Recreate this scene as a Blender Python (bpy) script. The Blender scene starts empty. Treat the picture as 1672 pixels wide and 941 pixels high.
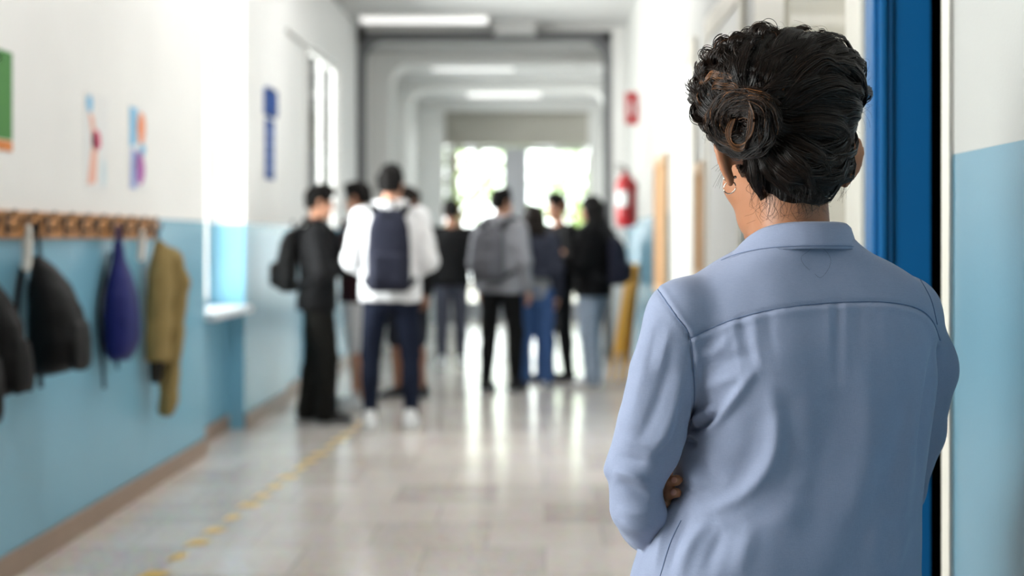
import bpy, bmesh, math, random
import numpy as np
from mathutils import Vector, Matrix, Euler
from mathutils.bvhtree import BVHTree

SC = bpy.context.scene
COL = SC.collection
rnd = random.Random(7)
PI = math.pi
FPX, VPX, VPY, CAMZ = 2322.0, 890.0, 390.0, 1.30       # focal length (px of a 1672 wide frame), vanishing point, eye height


def W(px, py, y):
    """world point seen at pixel (px,py) when it stands y metres in front of the camera"""
    return np.array([(px - VPX) / FPX * y, y, CAMZ + (VPY - py) / FPX * y])


# ------------------------------------------------------------------ materials
def lin(c):
    c = c / 255.0
    return c / 12.92 if c <= 0.04045 else ((c + 0.055) / 1.055) ** 2.4


def rgb(r, g, b):
    return (lin(r), lin(g), lin(b), 1.0)


def nd(nt, t, **kw):
    n = nt.nodes.new(t)
    for k, v in kw.items():
        setattr(n, k, v)
    return n


def mat(name, col, rough=0.6, spec=0.5, metal=0.0, var=0.08, vscale=30.0, bump=0.0, bscale=200.0, sheen=0.0, coat=0.0,
        sub=0.0, stretch=(1, 1, 1), emit=None, estr=0.0):
    """plain procedural material: base colour with a noise variation, optional fine bump"""
    m = bpy.data.materials.new(name)
    m.use_nodes = True
    nt = m.node_tree
    b = nt.nodes['Principled BSDF']
    b.inputs['Roughness'].default_value = rough
    b.inputs['Specular IOR Level'].default_value = spec
    b.inputs['Metallic'].default_value = metal
    b.inputs['Sheen Weight'].default_value = sheen
    b.inputs['Coat Weight'].default_value = coat
    if sub:
        b.inputs['Subsurface Weight'].default_value = sub
        b.inputs['Subsurface Radius'].default_value = (0.012, 0.005, 0.003)
        b.inputs['Subsurface Scale'].default_value = 1.0
    c = rgb(*col)
    tc = nd(nt, 'ShaderNodeTexCoord')
    mp = nd(nt, 'ShaderNodeMapping')
    mp.inputs['Scale'].default_value = stretch
    nt.links.new(tc.outputs['Object'], mp.inputs[0])
    nz = nd(nt, 'ShaderNodeTexNoise')
    nz.inputs['Scale'].default_value = vscale
    nz.inputs['Detail'].default_value = 4
    nt.links.new(mp.outputs[0], nz.inputs['Vector'])
    mx = nd(nt, 'ShaderNodeMix', data_type='RGBA')
    mx.inputs['A'].default_value = tuple(max(0, v * (1 - var)) for v in c[:3]) + (1,)
    mx.inputs['B'].default_value = tuple(min(1, v * (1 + var)) for v in c[:3]) + (1,)
    nt.links.new(nz.outputs['Fac'], mx.inputs['Factor'])
    nt.links.new(mx.outputs['Result'], b.inputs['Base Color'])
    if bump:
        n2 = nd(nt, 'ShaderNodeTexNoise')
        n2.inputs['Scale'].default_value = bscale
        n2.inputs['Detail'].default_value = 3
        nt.links.new(mp.outputs[0], n2.inputs['Vector'])
        bp = nd(nt, 'ShaderNodeBump')
        bp.inputs['Strength'].default_value = bump
        bp.inputs['Distance'].default_value = 0.002
        nt.links.new(n2.outputs['Fac'], bp.inputs['Height'])
        nt.links.new(bp.outputs[0], b.inputs['Normal'])
    if emit:
        b.inputs['Emission Color'].default_value = rgb(*emit)
        b.inputs['Emission Strength'].default_value = estr
    return m


M = {}


def wall_paint(name, h, blue, white):
    """two-tone wall paint: glossy blue dado up to height h, matt white above; fine roller stipple"""
    m = bpy.data.materials.new(name)
    m.use_nodes = True
    nt = m.node_tree
    b = nt.nodes['Principled BSDF']
    g = nd(nt, 'ShaderNodeNewGeometry')
    sx = nd(nt, 'ShaderNodeSeparateXYZ')
    nt.links.new(g.outputs['Position'], sx.inputs[0])
    st = nd(nt, 'ShaderNodeMath', operation='GREATER_THAN')
    st.inputs[1].default_value = h
    nt.links.new(sx.outputs['Z'], st.inputs[0])
    nz = nd(nt, 'ShaderNodeTexNoise')
    nz.inputs['Scale'].default_value = 1.6
    nz.inputs['Detail'].default_value = 5
    nt.links.new(g.outputs['Position'], nz.inputs['Vector'])
    cols = []
    for c in (blue, white):
        c = rgb(*c)
        mx = nd(nt, 'ShaderNodeMix', data_type='RGBA')
        mx.inputs['A'].default_value = tuple(v * 0.93 for v in c[:3]) + (1,)
        mx.inputs['B'].default_value = tuple(min(1, v * 1.06) for v in c[:3]) + (1,)
        nt.links.new(nz.outputs['Fac'], mx.inputs['Factor'])
        cols.append(mx)
    mm = nd(nt, 'ShaderNodeMix', data_type='RGBA')
    nt.links.new(st.outputs[0], mm.inputs['Factor'])
    nt.links.new(cols[0].outputs['Result'], mm.inputs['A'])
    nt.links.new(cols[1].outputs['Result'], mm.inputs['B'])
    nt.links.new(mm.outputs['Result'], b.inputs['Base Color'])
    rr = nd(nt, 'ShaderNodeMapRange')
    rr.inputs['To Min'].default_value = 0.27
    rr.inputs['To Max'].default_value = 0.55
    nt.links.new(st.outputs[0], rr.inputs['Value'])
    nt.links.new(rr.outputs[0], b.inputs['Roughness'])
    n2 = nd(nt, 'ShaderNodeTexNoise')
    n2.inputs['Scale'].default_value = 170
    n2.inputs['Detail'].default_value = 2
    nt.links.new(g.outputs['Position'], n2.inputs['Vector'])
    bp = nd(nt, 'ShaderNodeBump')
    bp.inputs['Strength'].default_value = 0.16
    bp.inputs['Distance'].default_value = 0.002
    nt.links.new(n2.outputs['Fac'], bp.inputs['Height'])
    nt.links.new(bp.outputs[0], b.inputs['Normal'])
    return m


# ------------------------------------------------------------------ objects
def link(o, parent=None, m=None):
    COL.objects.link(o)
    if parent is not None:
        o.parent = parent
    if m is not None:
        o.data.materials.append(m)
    return o


def mesh_np(name, v, f, m=None, parent=None, smooth=True, origin=None):
    """mesh object from arrays; f is an (n,k) array or a list of index lists"""
    v = np.asarray(v, dtype=np.float32).reshape(-1, 3)
    if origin is not None:
        v = v - np.asarray(origin, dtype=np.float32)
    me = bpy.data.meshes.new(name)
    if isinstance(f, np.ndarray):
        n, k = f.shape
        me.vertices.add(len(v))
        me.vertices.foreach_set('co', v.ravel())
        me.loops.add(n * k)
        me.loops.foreach_set('vertex_index', f.astype(np.int32).ravel())
        me.polygons.add(n)
        me.polygons.foreach_set('loop_start', np.arange(0, n * k, k, dtype=np.int32))
        me.update(calc_edges=True)
    else:
        me.from_pydata([tuple(map(float, p)) for p in v], [], f)
        me.update()
    if smooth:
        me.polygons.foreach_set('use_smooth', np.ones(len(me.polygons), dtype=bool))
    o = bpy.data.objects.new(name, me)
    return link(o, parent, m)


def tag(o, label=None, cat=None, group=None, kind=None):
    if label: o['label'] = label
    if cat: o['category'] = cat
    if group: o['group'] = group
    if kind: o['kind'] = kind
    return o


def empty(name, loc, label, cat, group=None, rz=0.0):
    o = bpy.data.objects.new(name, None)
    o.empty_display_size = 0.1
    COL.objects.link(o)
    o.location = tuple(float(x) for x in loc)
    o.rotation_euler = (0, 0, rz)
    return tag(o, label, cat, group)


class MB:
    """collects simple solids into one mesh"""
    def __init__(s):
        s.bm = bmesh.new()

    def box(s, lo, hi, bevel=0.0, seg=2, mx=None):
        t = bmesh.new()
        bmesh.ops.create_cube(t, size=1.0)
        for v in t.verts:
            v.co = Vector([lo[i] + (v.co[i] + 0.5) * (hi[i] - lo[i]) for i in range(3)])
        if bevel:
            bmesh.ops.bevel(t, geom=list(t.edges), offset=bevel, segments=seg, affect='EDGES', profile=0.5)
        return s._add(t, mx)

    def cyl(s, a, b, r, r2=None, n=16, bevel=0.0):
        a, b = Vector(a), Vector(b)
        t = bmesh.new()
        bmesh.ops.create_cone(t, cap_ends=True, segments=n, radius1=r, radius2=r if r2 is None else r2, depth=(b - a).length)
        if bevel:
            es = [e for e in t.edges if all(len(f.verts) > 4 for f in e.link_faces) or any(len(f.verts) > 4 for f in e.link_faces)]
            bmesh.ops.bevel(t, geom=es, offset=bevel, segments=2, affect='EDGES', profile=0.5)
        q = (b - a).to_track_quat('Z', 'Y').to_matrix().to_4x4()
        q.translation = (a + b) / 2
        return s._add(t, q)

    def ball(s, c, r, seg=16, rings=10):
        t = bmesh.new()
        bmesh.ops.create_uvsphere(t, u_segments=seg, v_segments=rings, radius=1.0)
        r = (r, r, r) if not hasattr(r, '__len__') else r
        return s._add(t, Matrix.Translation(Vector(c)) @ Matrix.Diagonal((*r, 1)))

    def tube(s, pts, r, n=8, closed=False):
        v, f = tube_np([np.array(pts, float)], [r] if not hasattr(r, '__len__') else [np.array(r)], n, closed)
        t = bmesh.new()
        vs = [t.verts.new(p) for p in v]
        for q in f:
            try: t.faces.new([vs[i] for i in q])
            except ValueError: pass
        if not closed:
            k = len(pts)
            t.faces.new([vs[i] for i in range(n)][::-1])
            t.faces.new([vs[(k - 1) * n + i] for i in range(n)])
        return s._add(t, None)

    def prism(s, poly, y0, y1, axis=1):
        """polygon in the two other axes, extruded along axis"""
        t = bmesh.new()
        def P(p, d):
            c = list(p); c.insert(axis, d); return c
        a = [t.verts.new(P(p, y0)) for p in poly]
        b = [t.verts.new(P(p, y1)) for p in poly]
        n = len(poly)
        t.faces.new(a); t.faces.new(b[::-1])
        for i in range(n):
            t.faces.new([a[i], b[i], b[(i + 1) % n], a[(i + 1) % n]])
        bmesh.ops.recalc_face_normals(t, faces=list(t.faces))
        return s._add(t, None)

    def _add(s, t, mx):
        if mx is not None:
            t.transform(mx)
        me = bpy.data.meshes.new('tmp')
        t.to_mesh(me); t.free()
        s.bm.from_mesh(me)
        bpy.data.meshes.remove(me)
        return s

    def obj(s, name, m, parent=None, smooth=False, origin=None):
        me = bpy.data.meshes.new(name)
        bmesh.ops.recalc_face_normals(s.bm, faces=list(s.bm.faces))
        if origin is not None:
            s.bm.transform(Matrix.Translation(-Vector([float(x) for x in origin])))
        s.bm.to_mesh(me); s.bm.free()
        if smooth:
            for p in me.polygons: p.use_smooth = True
            try: me.set_sharp_from_angle(angle=math.radians(40))
            except Exception: pass
        o = bpy.data.objects.new(name, me)
        return link(o, parent, m)


def tube_np(paths, radii, n=3, closed=False):
    """sweep n-gon tubes along many polylines of equal or different length -> verts, quads"""
    V, F, base = [], [], 0
    ang = np.arange(n) * 2 * PI / n
    ca, sa = np.cos(ang), np.sin(ang)
    for p, r in zip(paths, radii):
        k = len(p)
        if closed:
            t = np.roll(p, -1, 0) - np.roll(p, 1, 0)
        else:
            t = np.gradient(p, axis=0)
        t /= np.linalg.norm(t, axis=1, keepdims=True) + 1e-12
        up = np.array([0.0, 0, 1.0])
        if abs(t[:, 2]).mean() > 0.8:
            up = np.array([0.3, 1.0, 0.0])
        a = np.cross(t, up)
        a /= np.linalg.norm(a, axis=1, keepdims=True) + 1e-9
        b = np.cross(t, a)
        r = np.full(k, r) if np.ndim(r) == 0 else np.asarray(r)
        ring = p[:, None, :] + r[:, None, None] * (ca[None, :, None] * a[:, None, :] + sa[None, :, None] * b[:, None, :])
        V.append(ring.reshape(-1, 3))
        kk = k if closed else k - 1
        i = np.arange(kk)[:, None] * n
        i2 = (np.arange(kk)[:, None] + 1) % k * n
        j = np.arange(n)[None, :]
        j2 = (j + 1) % n
        F.append(np.stack([i + j, i + j2, i2 + j2, i2 + j], -1).reshape(-1, 4) + base)
        base += k * n
    return np.concatenate(V), np.concatenate(F)


def catmull(pts, n):
    """smooth polyline of n samples through the control points"""
    p = np.asarray(pts, float)
    if len(p) == 2:
        t = np.linspace(0, 1, n)[:, None]
        return p[0] * (1 - t) + p[1] * t
    q = np.vstack([2 * p[0] - p[1], p, 2 * p[-1] - p[-2]])
    u = np.linspace(0, len(p) - 1 - 1e-6, n)
    i = u.astype(int)
    t = (u - i)[:, None]
    a, b, c, d = q[i], q[i + 1], q[i + 2], q[i + 3]
    return 0.5 * (2 * b + (c - a) * t + (2 * a - 5 * b + 4 * c - d) * t ** 2 + (3 * b - a - 3 * c + d) * t ** 3)


# ------------------------------------------------------------------ implicit surfaces
class Field:
    """signed distance grid; solids are blended in, a smooth quad mesh is taken out"""
    def __init__(s, lo, hi, h):
        s.lo = np.array(lo, float); s.h = h
        s.n = np.ceil((np.array(hi, float) - s.lo) / h).astype(int) + 1
        s.ax = [(s.lo[i] + h * np.arange(s.n[i])).astype(np.float32) for i in range(3)]
        s.D = np.full(tuple(s.n), 0.5, np.float32)

    def _sub(s, lo, hi, mrg):
        sl = []
        for i in range(3):
            a = int(max(0, math.floor((lo[i] - mrg - s.lo[i]) / s.h)))
            b = int(min(s.n[i], math.ceil((hi[i] + mrg - s.lo[i]) / s.h) + 1))
            if a >= b: return None
            sl.append(slice(a, b))
        g = (s.ax[0][sl[0]][:, None, None], s.ax[1][sl[1]][None, :, None], s.ax[2][sl[2]][None, None, :])
        return tuple(sl), g

    def _put(s, sl, d, k, neg=False):
        a = s.D[sl]
        if neg:
            d = -d
            if k > 0:
                hh = np.clip(0.5 - 0.5 * (d - a) / k, 0, 1)
                s.D[sl] = d * (1 - hh) + a * hh + k * hh * (1 - hh)
            else:
                s.D[sl] = np.maximum(a, d)
        elif k > 0:
            hh = np.clip(0.5 + 0.5 * (a - d) / k, 0, 1)
            s.D[sl] = a * (1 - hh) + d * hh - k * hh * (1 - hh)
        else:
            s.D[sl] = np.minimum(a, d)

    def cone(s, a, b, ra, rb, k=0.0, neg=False):
        a = np.array(a, float); b = np.array(b, float)
        r = max(ra, rb)
        q = s._sub(np.minimum(a, b) - r, np.maximum(a, b) + r, k + 3 * s.h)
        if q is None: return s
        sl, g = q
        ba = b - a
        L = float(ba @ ba) + 1e-12
        p = [g[i] - a[i] for i in range(3)]
        t = np.clip((p[0] * ba[0] + p[1] * ba[1] + p[2] * ba[2]) / L, 0, 1)
        d = np.sqrt((p[0] - t * ba[0]) ** 2 + (p[1] - t * ba[1]) ** 2 + (p[2] - t * ba[2]) ** 2) - (ra + t * (rb - ra))
        s._put(sl, d.astype(np.float32), k, neg)
        return s

    def chain(s, pts, rs, k=0.0):
        for i in range(len(pts) - 1):
            s.cone(pts[i], pts[i + 1], rs[i], rs[i + 1], k)
        return s

    def ell(s, c, r, R=None, k=0.0, neg=False):
        c = np.array(c, float); r = np.array(r, float)
        R = np.eye(3) if R is None else np.array(R, float)
        e = np.sqrt(((R * r[None, :]) ** 2).sum(1))
        q = s._sub(c - e, c + e, k + 3 * s.h)
        if q is None: return s
        sl, g = q
        p = [g[i] - c[i] for i in range(3)]
        l = [(R[0, j] * p[0] + R[1, j] * p[1] + R[2, j] * p[2]) for j in range(3)]
        k0 = np.sqrt(sum((l[j] / r[j]) ** 2 for j in range(3)))
        k1 = np.sqrt(sum((l[j] / r[j] ** 2) ** 2 for j in range(3))) + 1e-6
        s._put(sl, (k0 * (k0 - 1) / k1).astype(np.float32), k, neg)
        return s

    def box(s, c, half, R=None, rnd_=0.01, k=0.0, neg=False):
        c = np.array(c, float); half = np.array(half, float)
        R = np.eye(3) if R is None else np.array(R, float)
        e = (np.abs(R) * half[None, :]).sum(1)
        q = s._sub(c - e, c + e, k + 3 * s.h)
        if q is None: return s
        sl, g = q
        p = [g[i] - c[i] for i in range(3)]
        l = [np.abs(R[0, j] * p[0] + R[1, j] * p[1] + R[2, j] * p[2]) - (half[j] - rnd_) for j in range(3)]
        d = np.sqrt(sum(np.maximum(x, 0) ** 2 for x in l)) + np.minimum(np.maximum(np.maximum(l[0], l[1]), l[2]), 0) - rnd_
        s._put(sl, d.astype(np.float32), k, neg)
        return s

    def loft(s, z, cx, cy, a, b, yaw=0.0, p=2.3, k=0.0, caps=0.02):
        """stack of superellipse sections, smoothly interpolated over z (increasing)"""
        z = np.array(z, float)
        fx = lambda arr: np.broadcast_to(np.array(arr, float), z.shape)
        cx, cy, a, b = fx(cx), fx(cy), fx(a), fx(b)
        m = max(a.max(), b.max())
        q = s._sub((cx.min() - m, cy.min() - m, z[0] - caps), (cx.max() + m, cy.max() + m, z[-1] + caps), k + 3 * s.h)
        if q is None: return s
        sl, g = q
        zz = g[2].ravel()
        zf = np.linspace(z[0], z[-1], 400)
        def sm(arr):
            y = np.interp(zf, z, arr)
            w = max(3, int(0.03 / (zf[1] - zf[0])) | 1)
            kern = np.hanning(w + 2)[1:-1]; kern /= kern.sum()
            yp = np.pad(y, w // 2, mode='edge')
            return np.interp(zz, zf, np.convolve(yp, kern, 'valid'))[None, None, :].astype(np.float32)
        X, Y, A, B = sm(cx), sm(cy), sm(a), sm(b)
        px, py = g[0] - X, g[1] - Y
        c, sn = math.cos(yaw), math.sin(yaw)
        u = np.abs(px * c + py * sn); v = np.abs(-px * sn + py * c)
        rr = ((u / A) ** p + (v / B) ** p) ** (1.0 / p) + 1e-6
        r0 = np.sqrt(u * u + v * v) + 1e-6
        d = (r0 - r0 / rr)
        d = np.where(rr < 0.5, -np.minimum(A, B) * 0.5, d)
        dz = np.maximum(z[0] - g[2], g[2] - z[-1])
        d = np.where(dz > 0, np.sqrt(np.maximum(d, 0) ** 2 + dz ** 2), np.maximum(d, dz))
        s._put(sl, d.astype(np.float32), k)
        return s

    def cut(s, axis, val, keep_above=True, k=0.0):
        g = s.ax[axis].reshape([-1 if i == axis else 1 for i in range(3)])
        d = (val - g) if keep_above else (g - val)
        s.D = np.maximum(s.D, d.astype(np.float32))
        return s

    def cutplane(s, pt, nrm):
        """keep the side the normal points to"""
        pt = np.array(pt, float); nrm = np.array(nrm, float); nrm /= np.linalg.norm(nrm)
        d = -((s.ax[0] - pt[0])[:, None, None] * nrm[0] + (s.ax[1] - pt[1])[None, :, None] * nrm[1] + (s.ax[2] - pt[2])[None, None, :] * nrm[2])
        s.D = np.maximum(s.D, d.astype(np.float32))
        return s

    def wobble(s, amp, freq, seed=0):
        """smooth random displacement of the surface"""
        r = np.random.RandomState(seed)
        tot = 0
        for o in range(5):
            w = r.normal(size=3) * freq * (1.0 + 0.35 * o)
            ph = r.uniform(0, 6.28)
            tot = tot + np.sin(s.ax[0][:, None, None] * w[0] + s.ax[1][None, :, None] * w[1] + s.ax[2][None, None, :] * w[2] + ph) / (1 + 0.3 * o)
        s.D += (amp * tot / 2.2).astype(np.float32)
        return s

    def mesh(s, smooth=1):
        D = s.D.copy()
        D[0], D[-1], D[:, 0], D[:, -1], D[:, :, 0], D[:, :, -1] = (1e-3,) * 6
        ins = D < 0
        c = [ins[i:ins.shape[0] - 1 + i, j:ins.shape[1] - 1 + j, k:ins.shape[2] - 1 + k] for i in (0, 1) for j in (0, 1) for k in (0, 1)]
        anyc = c[0].copy(); allc = c[0].copy()
        for q in c[1:]:
            anyc |= q; allc &= q
        idx = np.argwhere(anyc & ~allc)
        offs = np.array([(i, j, k) for i in (0, 1) for j in (0, 1) for k in (0, 1)])
        vals = np.stack([D[idx[:, 0] + o[0], idx[:, 1] + o[1], idx[:, 2] + o[2]] for o in offs], 1)
        acc = np.zeros((len(idx), 3)); cnt = np.zeros(len(idx))
        for i in range(8):
            for j in range(i + 1, 8):
                if np.abs(offs[i] - offs[j]).sum() != 1: continue
                m = (vals[:, i] < 0) != (vals[:, j] < 0)
                t = vals[m, i] / (vals[m, i] - vals[m, j])
                acc[m] += offs[i] + t[:, None] * (offs[j] - offs[i])
                cnt[m] += 1
        V = s.lo + s.h * (idx + acc / cnt[:, None])
        vid = np.full(anyc.shape, -1, np.int32)
        vid[idx[:, 0], idx[:, 1], idx[:, 2]] = np.arange(len(idx))
        F = []
        for ax in range(3):
            sl0 = [slice(None)] * 3; sl1 = [slice(None)] * 3
            sl0[ax] = slice(0, -1); sl1[ax] = slice(1, None)
            A, B = ins[tuple(sl0)], ins[tuple(sl1)]
            for flip, msk in ((0, A & ~B), (1, ~A & B)):
                e = np.argwhere(msk)
                if not len(e): continue
                u, w = (ax + 1) % 3, (ax + 2) % 3
                e = e[(e[:, u] > 0) & (e[:, w] > 0) & (e[:, u] < vid.shape[u]) & (e[:, w] < vid.shape[w])]
                q = []
                for du, dw in ((-1, -1), (0, -1), (0, 0), (-1, 0)):
                    p = e.copy(); p[:, u] += du; p[:, w] += dw
                    q.append(vid[p[:, 0], p[:, 1], p[:, 2]])
                q = np.stack(q, 1)
                F.append(q[:, ::-1] if flip else q)
        F = np.concatenate(F)
        F = F[(F >= 0).all(1)]
        for _ in range(smooth):
            for lam in (0.5, -0.5):
                acc = np.zeros_like(V); cnt = np.zeros(len(V))
                for i in range(4):
                    a, b = F[:, i], F[:, (i + 1) % 4]
                    for d in range(3):
                        acc[:, d] += np.bincount(a, V[b, d], len(V)) + np.bincount(b, V[a, d], len(V))
                    cnt += np.bincount(a, minlength=len(V)) + np.bincount(b, minlength=len(V))
                V = V + lam * (acc / np.maximum(cnt, 1)[:, None] - V)
        return V, F

    def obj(s, name, m, parent=None, smooth=1, origin=None):
        v, f = s.mesh(smooth)
        return mesh_np(name, v, f, m, parent, True, origin)


def Rz(a):
    c, s = math.cos(a), math.sin(a)
    return np.array([[c, -s, 0], [s, c, 0], [0, 0, 1.0]])


def Rx(a):
    c, s = math.cos(a), math.sin(a)
    return np.array([[1.0, 0, 0], [0, c, -s], [0, s, c]])


def Ry(a):
    c, s = math.cos(a), math.sin(a)
    return np.array([[c, 0, s], [0, 1.0, 0], [-s, 0, c]])
# ================================================================== materials
WHITE = (240, 239, 237)
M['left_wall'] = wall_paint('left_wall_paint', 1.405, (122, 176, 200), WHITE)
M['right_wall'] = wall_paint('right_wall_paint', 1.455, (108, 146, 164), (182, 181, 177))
M['white'] = mat('white_plaster', (226, 225, 222), 0.7, 0.3, var=0.03, vscale=2)
M['ceiling'] = mat('ceiling_plaster', (198, 197, 195), 0.8, 0.2, var=0.03, vscale=1.5)
M['cream'] = mat('cream_gloss_paint', (226, 220, 208), 0.35, 0.5, var=0.03, vscale=3, bump=0.05, bscale=60)
M['blue_gloss'] = mat('blue_gloss_paint', (19, 101, 160), 0.32, 0.5, var=0.05, vscale=6, bump=0.06, bscale=40, stretch=(1, 1, 0.1))
M['blue_plain'] = mat('pale_blue_paint', (122, 176, 200), 0.35, 0.5, var=0.05, vscale=3)
M['skirting'] = mat('brown_skirting', (150, 126, 108), 0.4, 0.5, var=0.12, vscale=8)
M['dark'] = mat('room_plaster_shade', (38, 34, 32), 0.9, 0.1, var=0.05)  # unlit room: its darkness is put into the wall colour
M['grey_frame'] = mat('grey_painted_steel', (98, 98, 100), 0.5, 0.4, var=0.05)
M['pale_grey'] = mat('pale_grey_paint', (176, 176, 180), 0.5, 0.4, var=0.03)
M['beige_panel'] = mat('beige_panel', (176, 172, 162), 0.6, 0.3, var=0.04, vscale=2)
M['sill'] = mat('pale_stone_sill', (206, 212, 216), 0.4, 0.5, var=0.06, vscale=15)
M['wood'] = mat('honey_wood', (176, 120, 62), 0.45, 0.4, var=0.3, vscale=6, stretch=(14, 1, 14), bump=0.1, bscale=60)
M['wood_board'] = mat('light_wood_frame', (190, 160, 128), 0.5, 0.4, var=0.2, vscale=6, stretch=(10, 10, 1))
M['cork'] = mat('cork', (178, 140, 104), 0.9, 0.1, var=0.25, vscale=90)
M['steel'] = mat('brushed_steel', (190, 188, 184), 0.28, 0.5, metal=1.0, var=0.05)
M['dark_metal'] = mat('dark_metal', (52, 46, 42), 0.4, 0.5, metal=0.7, var=0.1)
M['yellow'] = mat('yellow_plastic', (232, 170, 30), 0.45, 0.5, var=0.08, vscale=10)
M['yellow_paint'] = mat('worn_yellow_floor_paint', (226, 186, 92), 0.35, 0.5, var=0.3, vscale=25)
M['red'] = mat('red_enamel', (178, 22, 30), 0.3, 0.5, var=0.05)
M['paper'] = mat('white_paper', (236, 236, 236), 0.8, 0.2, var=0.02)
M['black_rubber'] = mat('black_rubber', (22, 22, 22), 0.7, 0.3)


def floor_mat():
    m = bpy.data.materials.new('polished_terrazzo_tiles')
    m.use_nodes = True
    nt = m.node_tree
    b = nt.nodes['Principled BSDF']
    g = nd(nt, 'ShaderNodeNewGeometry')
    br = nd(nt, 'ShaderNodeTexBrick')
    br.offset = 0.5
    br.inputs['Color1'].default_value = rgb(228, 217, 208)
    br.inputs['Color2'].default_value = rgb(204, 191, 181)
    br.inputs['Mortar'].default_value = rgb(192, 181, 172)
    br.inputs['Scale'].default_value = 1.0
    br.inputs['Mortar Size'].default_value = 0.004
    br.inputs['Bias'].default_value = 0.0
    br.inputs['Brick Width'].default_value = 0.5
    br.inputs['Row Height'].default_value = 0.5
    nt.links.new(g.outputs['Position'], br.inputs['Vector'])
    vo = nd(nt, 'ShaderNodeTexVoronoi')
    vo.inputs['Scale'].default_value = 55
    nt.links.new(g.outputs['Position'], vo.inputs['Vector'])
    nz = nd(nt, 'ShaderNodeTexNoise')
    nz.inputs['Scale'].default_value = 1.3
    nz.inputs['Detail'].default_value = 4
    nt.links.new(g.outputs['Position'], nz.inputs['Vector'])
    m1 = nd(nt, 'ShaderNodeMix', data_type='RGBA', blend_type='OVERLAY')
    m1.inputs['Factor'].default_value = 0.25
    nt.links.new(br.outputs['Color'], m1.inputs['A'])
    nt.links.new(vo.outputs['Color'], m1.inputs['B'])
    m2 = nd(nt, 'ShaderNodeMix', data_type='RGBA', blend_type='OVERLAY')
    m2.inputs['Factor'].default_value = 0.35
    nt.links.new(m1.outputs['Result'], m2.inputs['A'])
    nt.links.new(nz.outputs['Fac'], m2.inputs['B'])
    hs = nd(nt, 'ShaderNodeHueSaturation')
    hs.inputs['Saturation'].default_value = 0.8
    nt.links.new(m2.outputs['Result'], hs.inputs['Color'])
    nt.links.new(hs.outputs['Color'], b.inputs['Base Color'])
    b.inputs['Roughness'].default_value = 0.19
    b.inputs['Specular IOR Level'].default_value = 0.6
    n3 = nd(nt, 'ShaderNodeTexNoise')
    n3.inputs['Scale'].default_value = 5
    nt.links.new(g.outputs['Position'], n3.inputs['Vector'])
    bp = nd(nt, 'ShaderNodeBump')
    bp.inputs['Strength'].default_value = 0.04
    bp.inputs['Distance'].default_value = 0.01
    nt.links.new(n3.outputs['Fac'], bp.inputs['Height'])
    nt.links.new(bp.outputs[0], b.inputs['Normal'])
    return m


M['floor'] = floor_mat()


def glass_mat():
    m = bpy.data.materials.new('window_glass')
    m.use_nodes = True
    nt = m.node_tree
    nt.nodes.remove(nt.nodes['Principled BSDF'])
    out = nt.nodes['Material Output']
    tr = nd(nt, 'ShaderNodeBsdfTransparent')
    tr.inputs[0].default_value = (0.96, 0.98, 0.97, 1)
    gl = nd(nt, 'ShaderNodeBsdfGlossy')
    gl.inputs['Roughness'].default_value = 0.02
    lw = nd(nt, 'ShaderNodeFresnel')
    lw.inputs['IOR'].default_value = 1.45
    mx = nd(nt, 'ShaderNodeMixShader')
    nt.links.new(lw.outputs[0], mx.inputs[0])
    nt.links.new(tr.outputs[0], mx.inputs[1])
    nt.links.new(gl.outputs[0], mx.inputs[2])
    nt.links.new(mx.outputs[0], out.inputs[0])
    return m


M['glass'] = glass_mat()


def struct(o):
    return tag(o, kind='structure')


XL, XR = -2.05, 0.75
ZC = 3.62
# ================================================================== shell
struct(MB().box((-2.6, -5.2, -0.12), (3.2, 23.6, 0.0)).obj('floor', M['floor']))
struct(MB().box((-2.6, -5.2, ZC), (3.2, 15.6, ZC + 0.15)).box((-2.6, 15.6, 3.47), (3.2, 23.6, ZC + 0.15)).obj('ceiling', M['ceiling']))

# left wall with window niches
wl = MB()
XO = -2.40
for y0, y1 in ((-5.2, 0.5), (2.3, 8.58), (9.7, 11.25), (14.2, 17.1), (19.2, 20.0), (22.2, 23.4)):
    wl.box((XO, y0, 0), (XL, y1, ZC))
for y0, y1 in ((0.5, 2.3), (17.1, 19.2), (20.0, 22.2)):
    wl.box((XO, y0, 0), (XL, y1, 0.9)).box((XO, y0, 3.0), (XL, y1, ZC))
wl.box((XO, 8.58, 0), (-2.17, 9.7, 0.8)).box((XO, 8.58, 3.35), (XL, 9.7, ZC))                # niche with a deep reveal
wl.box((XO, 11.25, 0), (-2.11, 12.53, 3.0)).box((XO, 11.25, 2.98), (XL, 12.53, ZC))          # shallow recess
wl.box((XO, 12.53, 0), (XL, 14.2, 1.3)).box((XO, 12.53, 3.02), (XL, 14.2, ZC))
struct(wl.obj('wall_left', M['left_wall']))
bb = MB()
for y0, y1 in ((-5.2, 8.58), (9.7, 11.25), (12.53, 15.5)):
    bb.box((XL, y0, 0), (XL + 0.018, y1, 0.10), 0.004)
bb.box((-2.17, 8.58, 0), (-2.152, 9.7, 0.10), 0.004).box((-2.11, 11.25, 0), (-2.092, 12.53, 0.10), 0.004)
struct(bb.obj('baseboard_left', M['skirting']))
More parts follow.
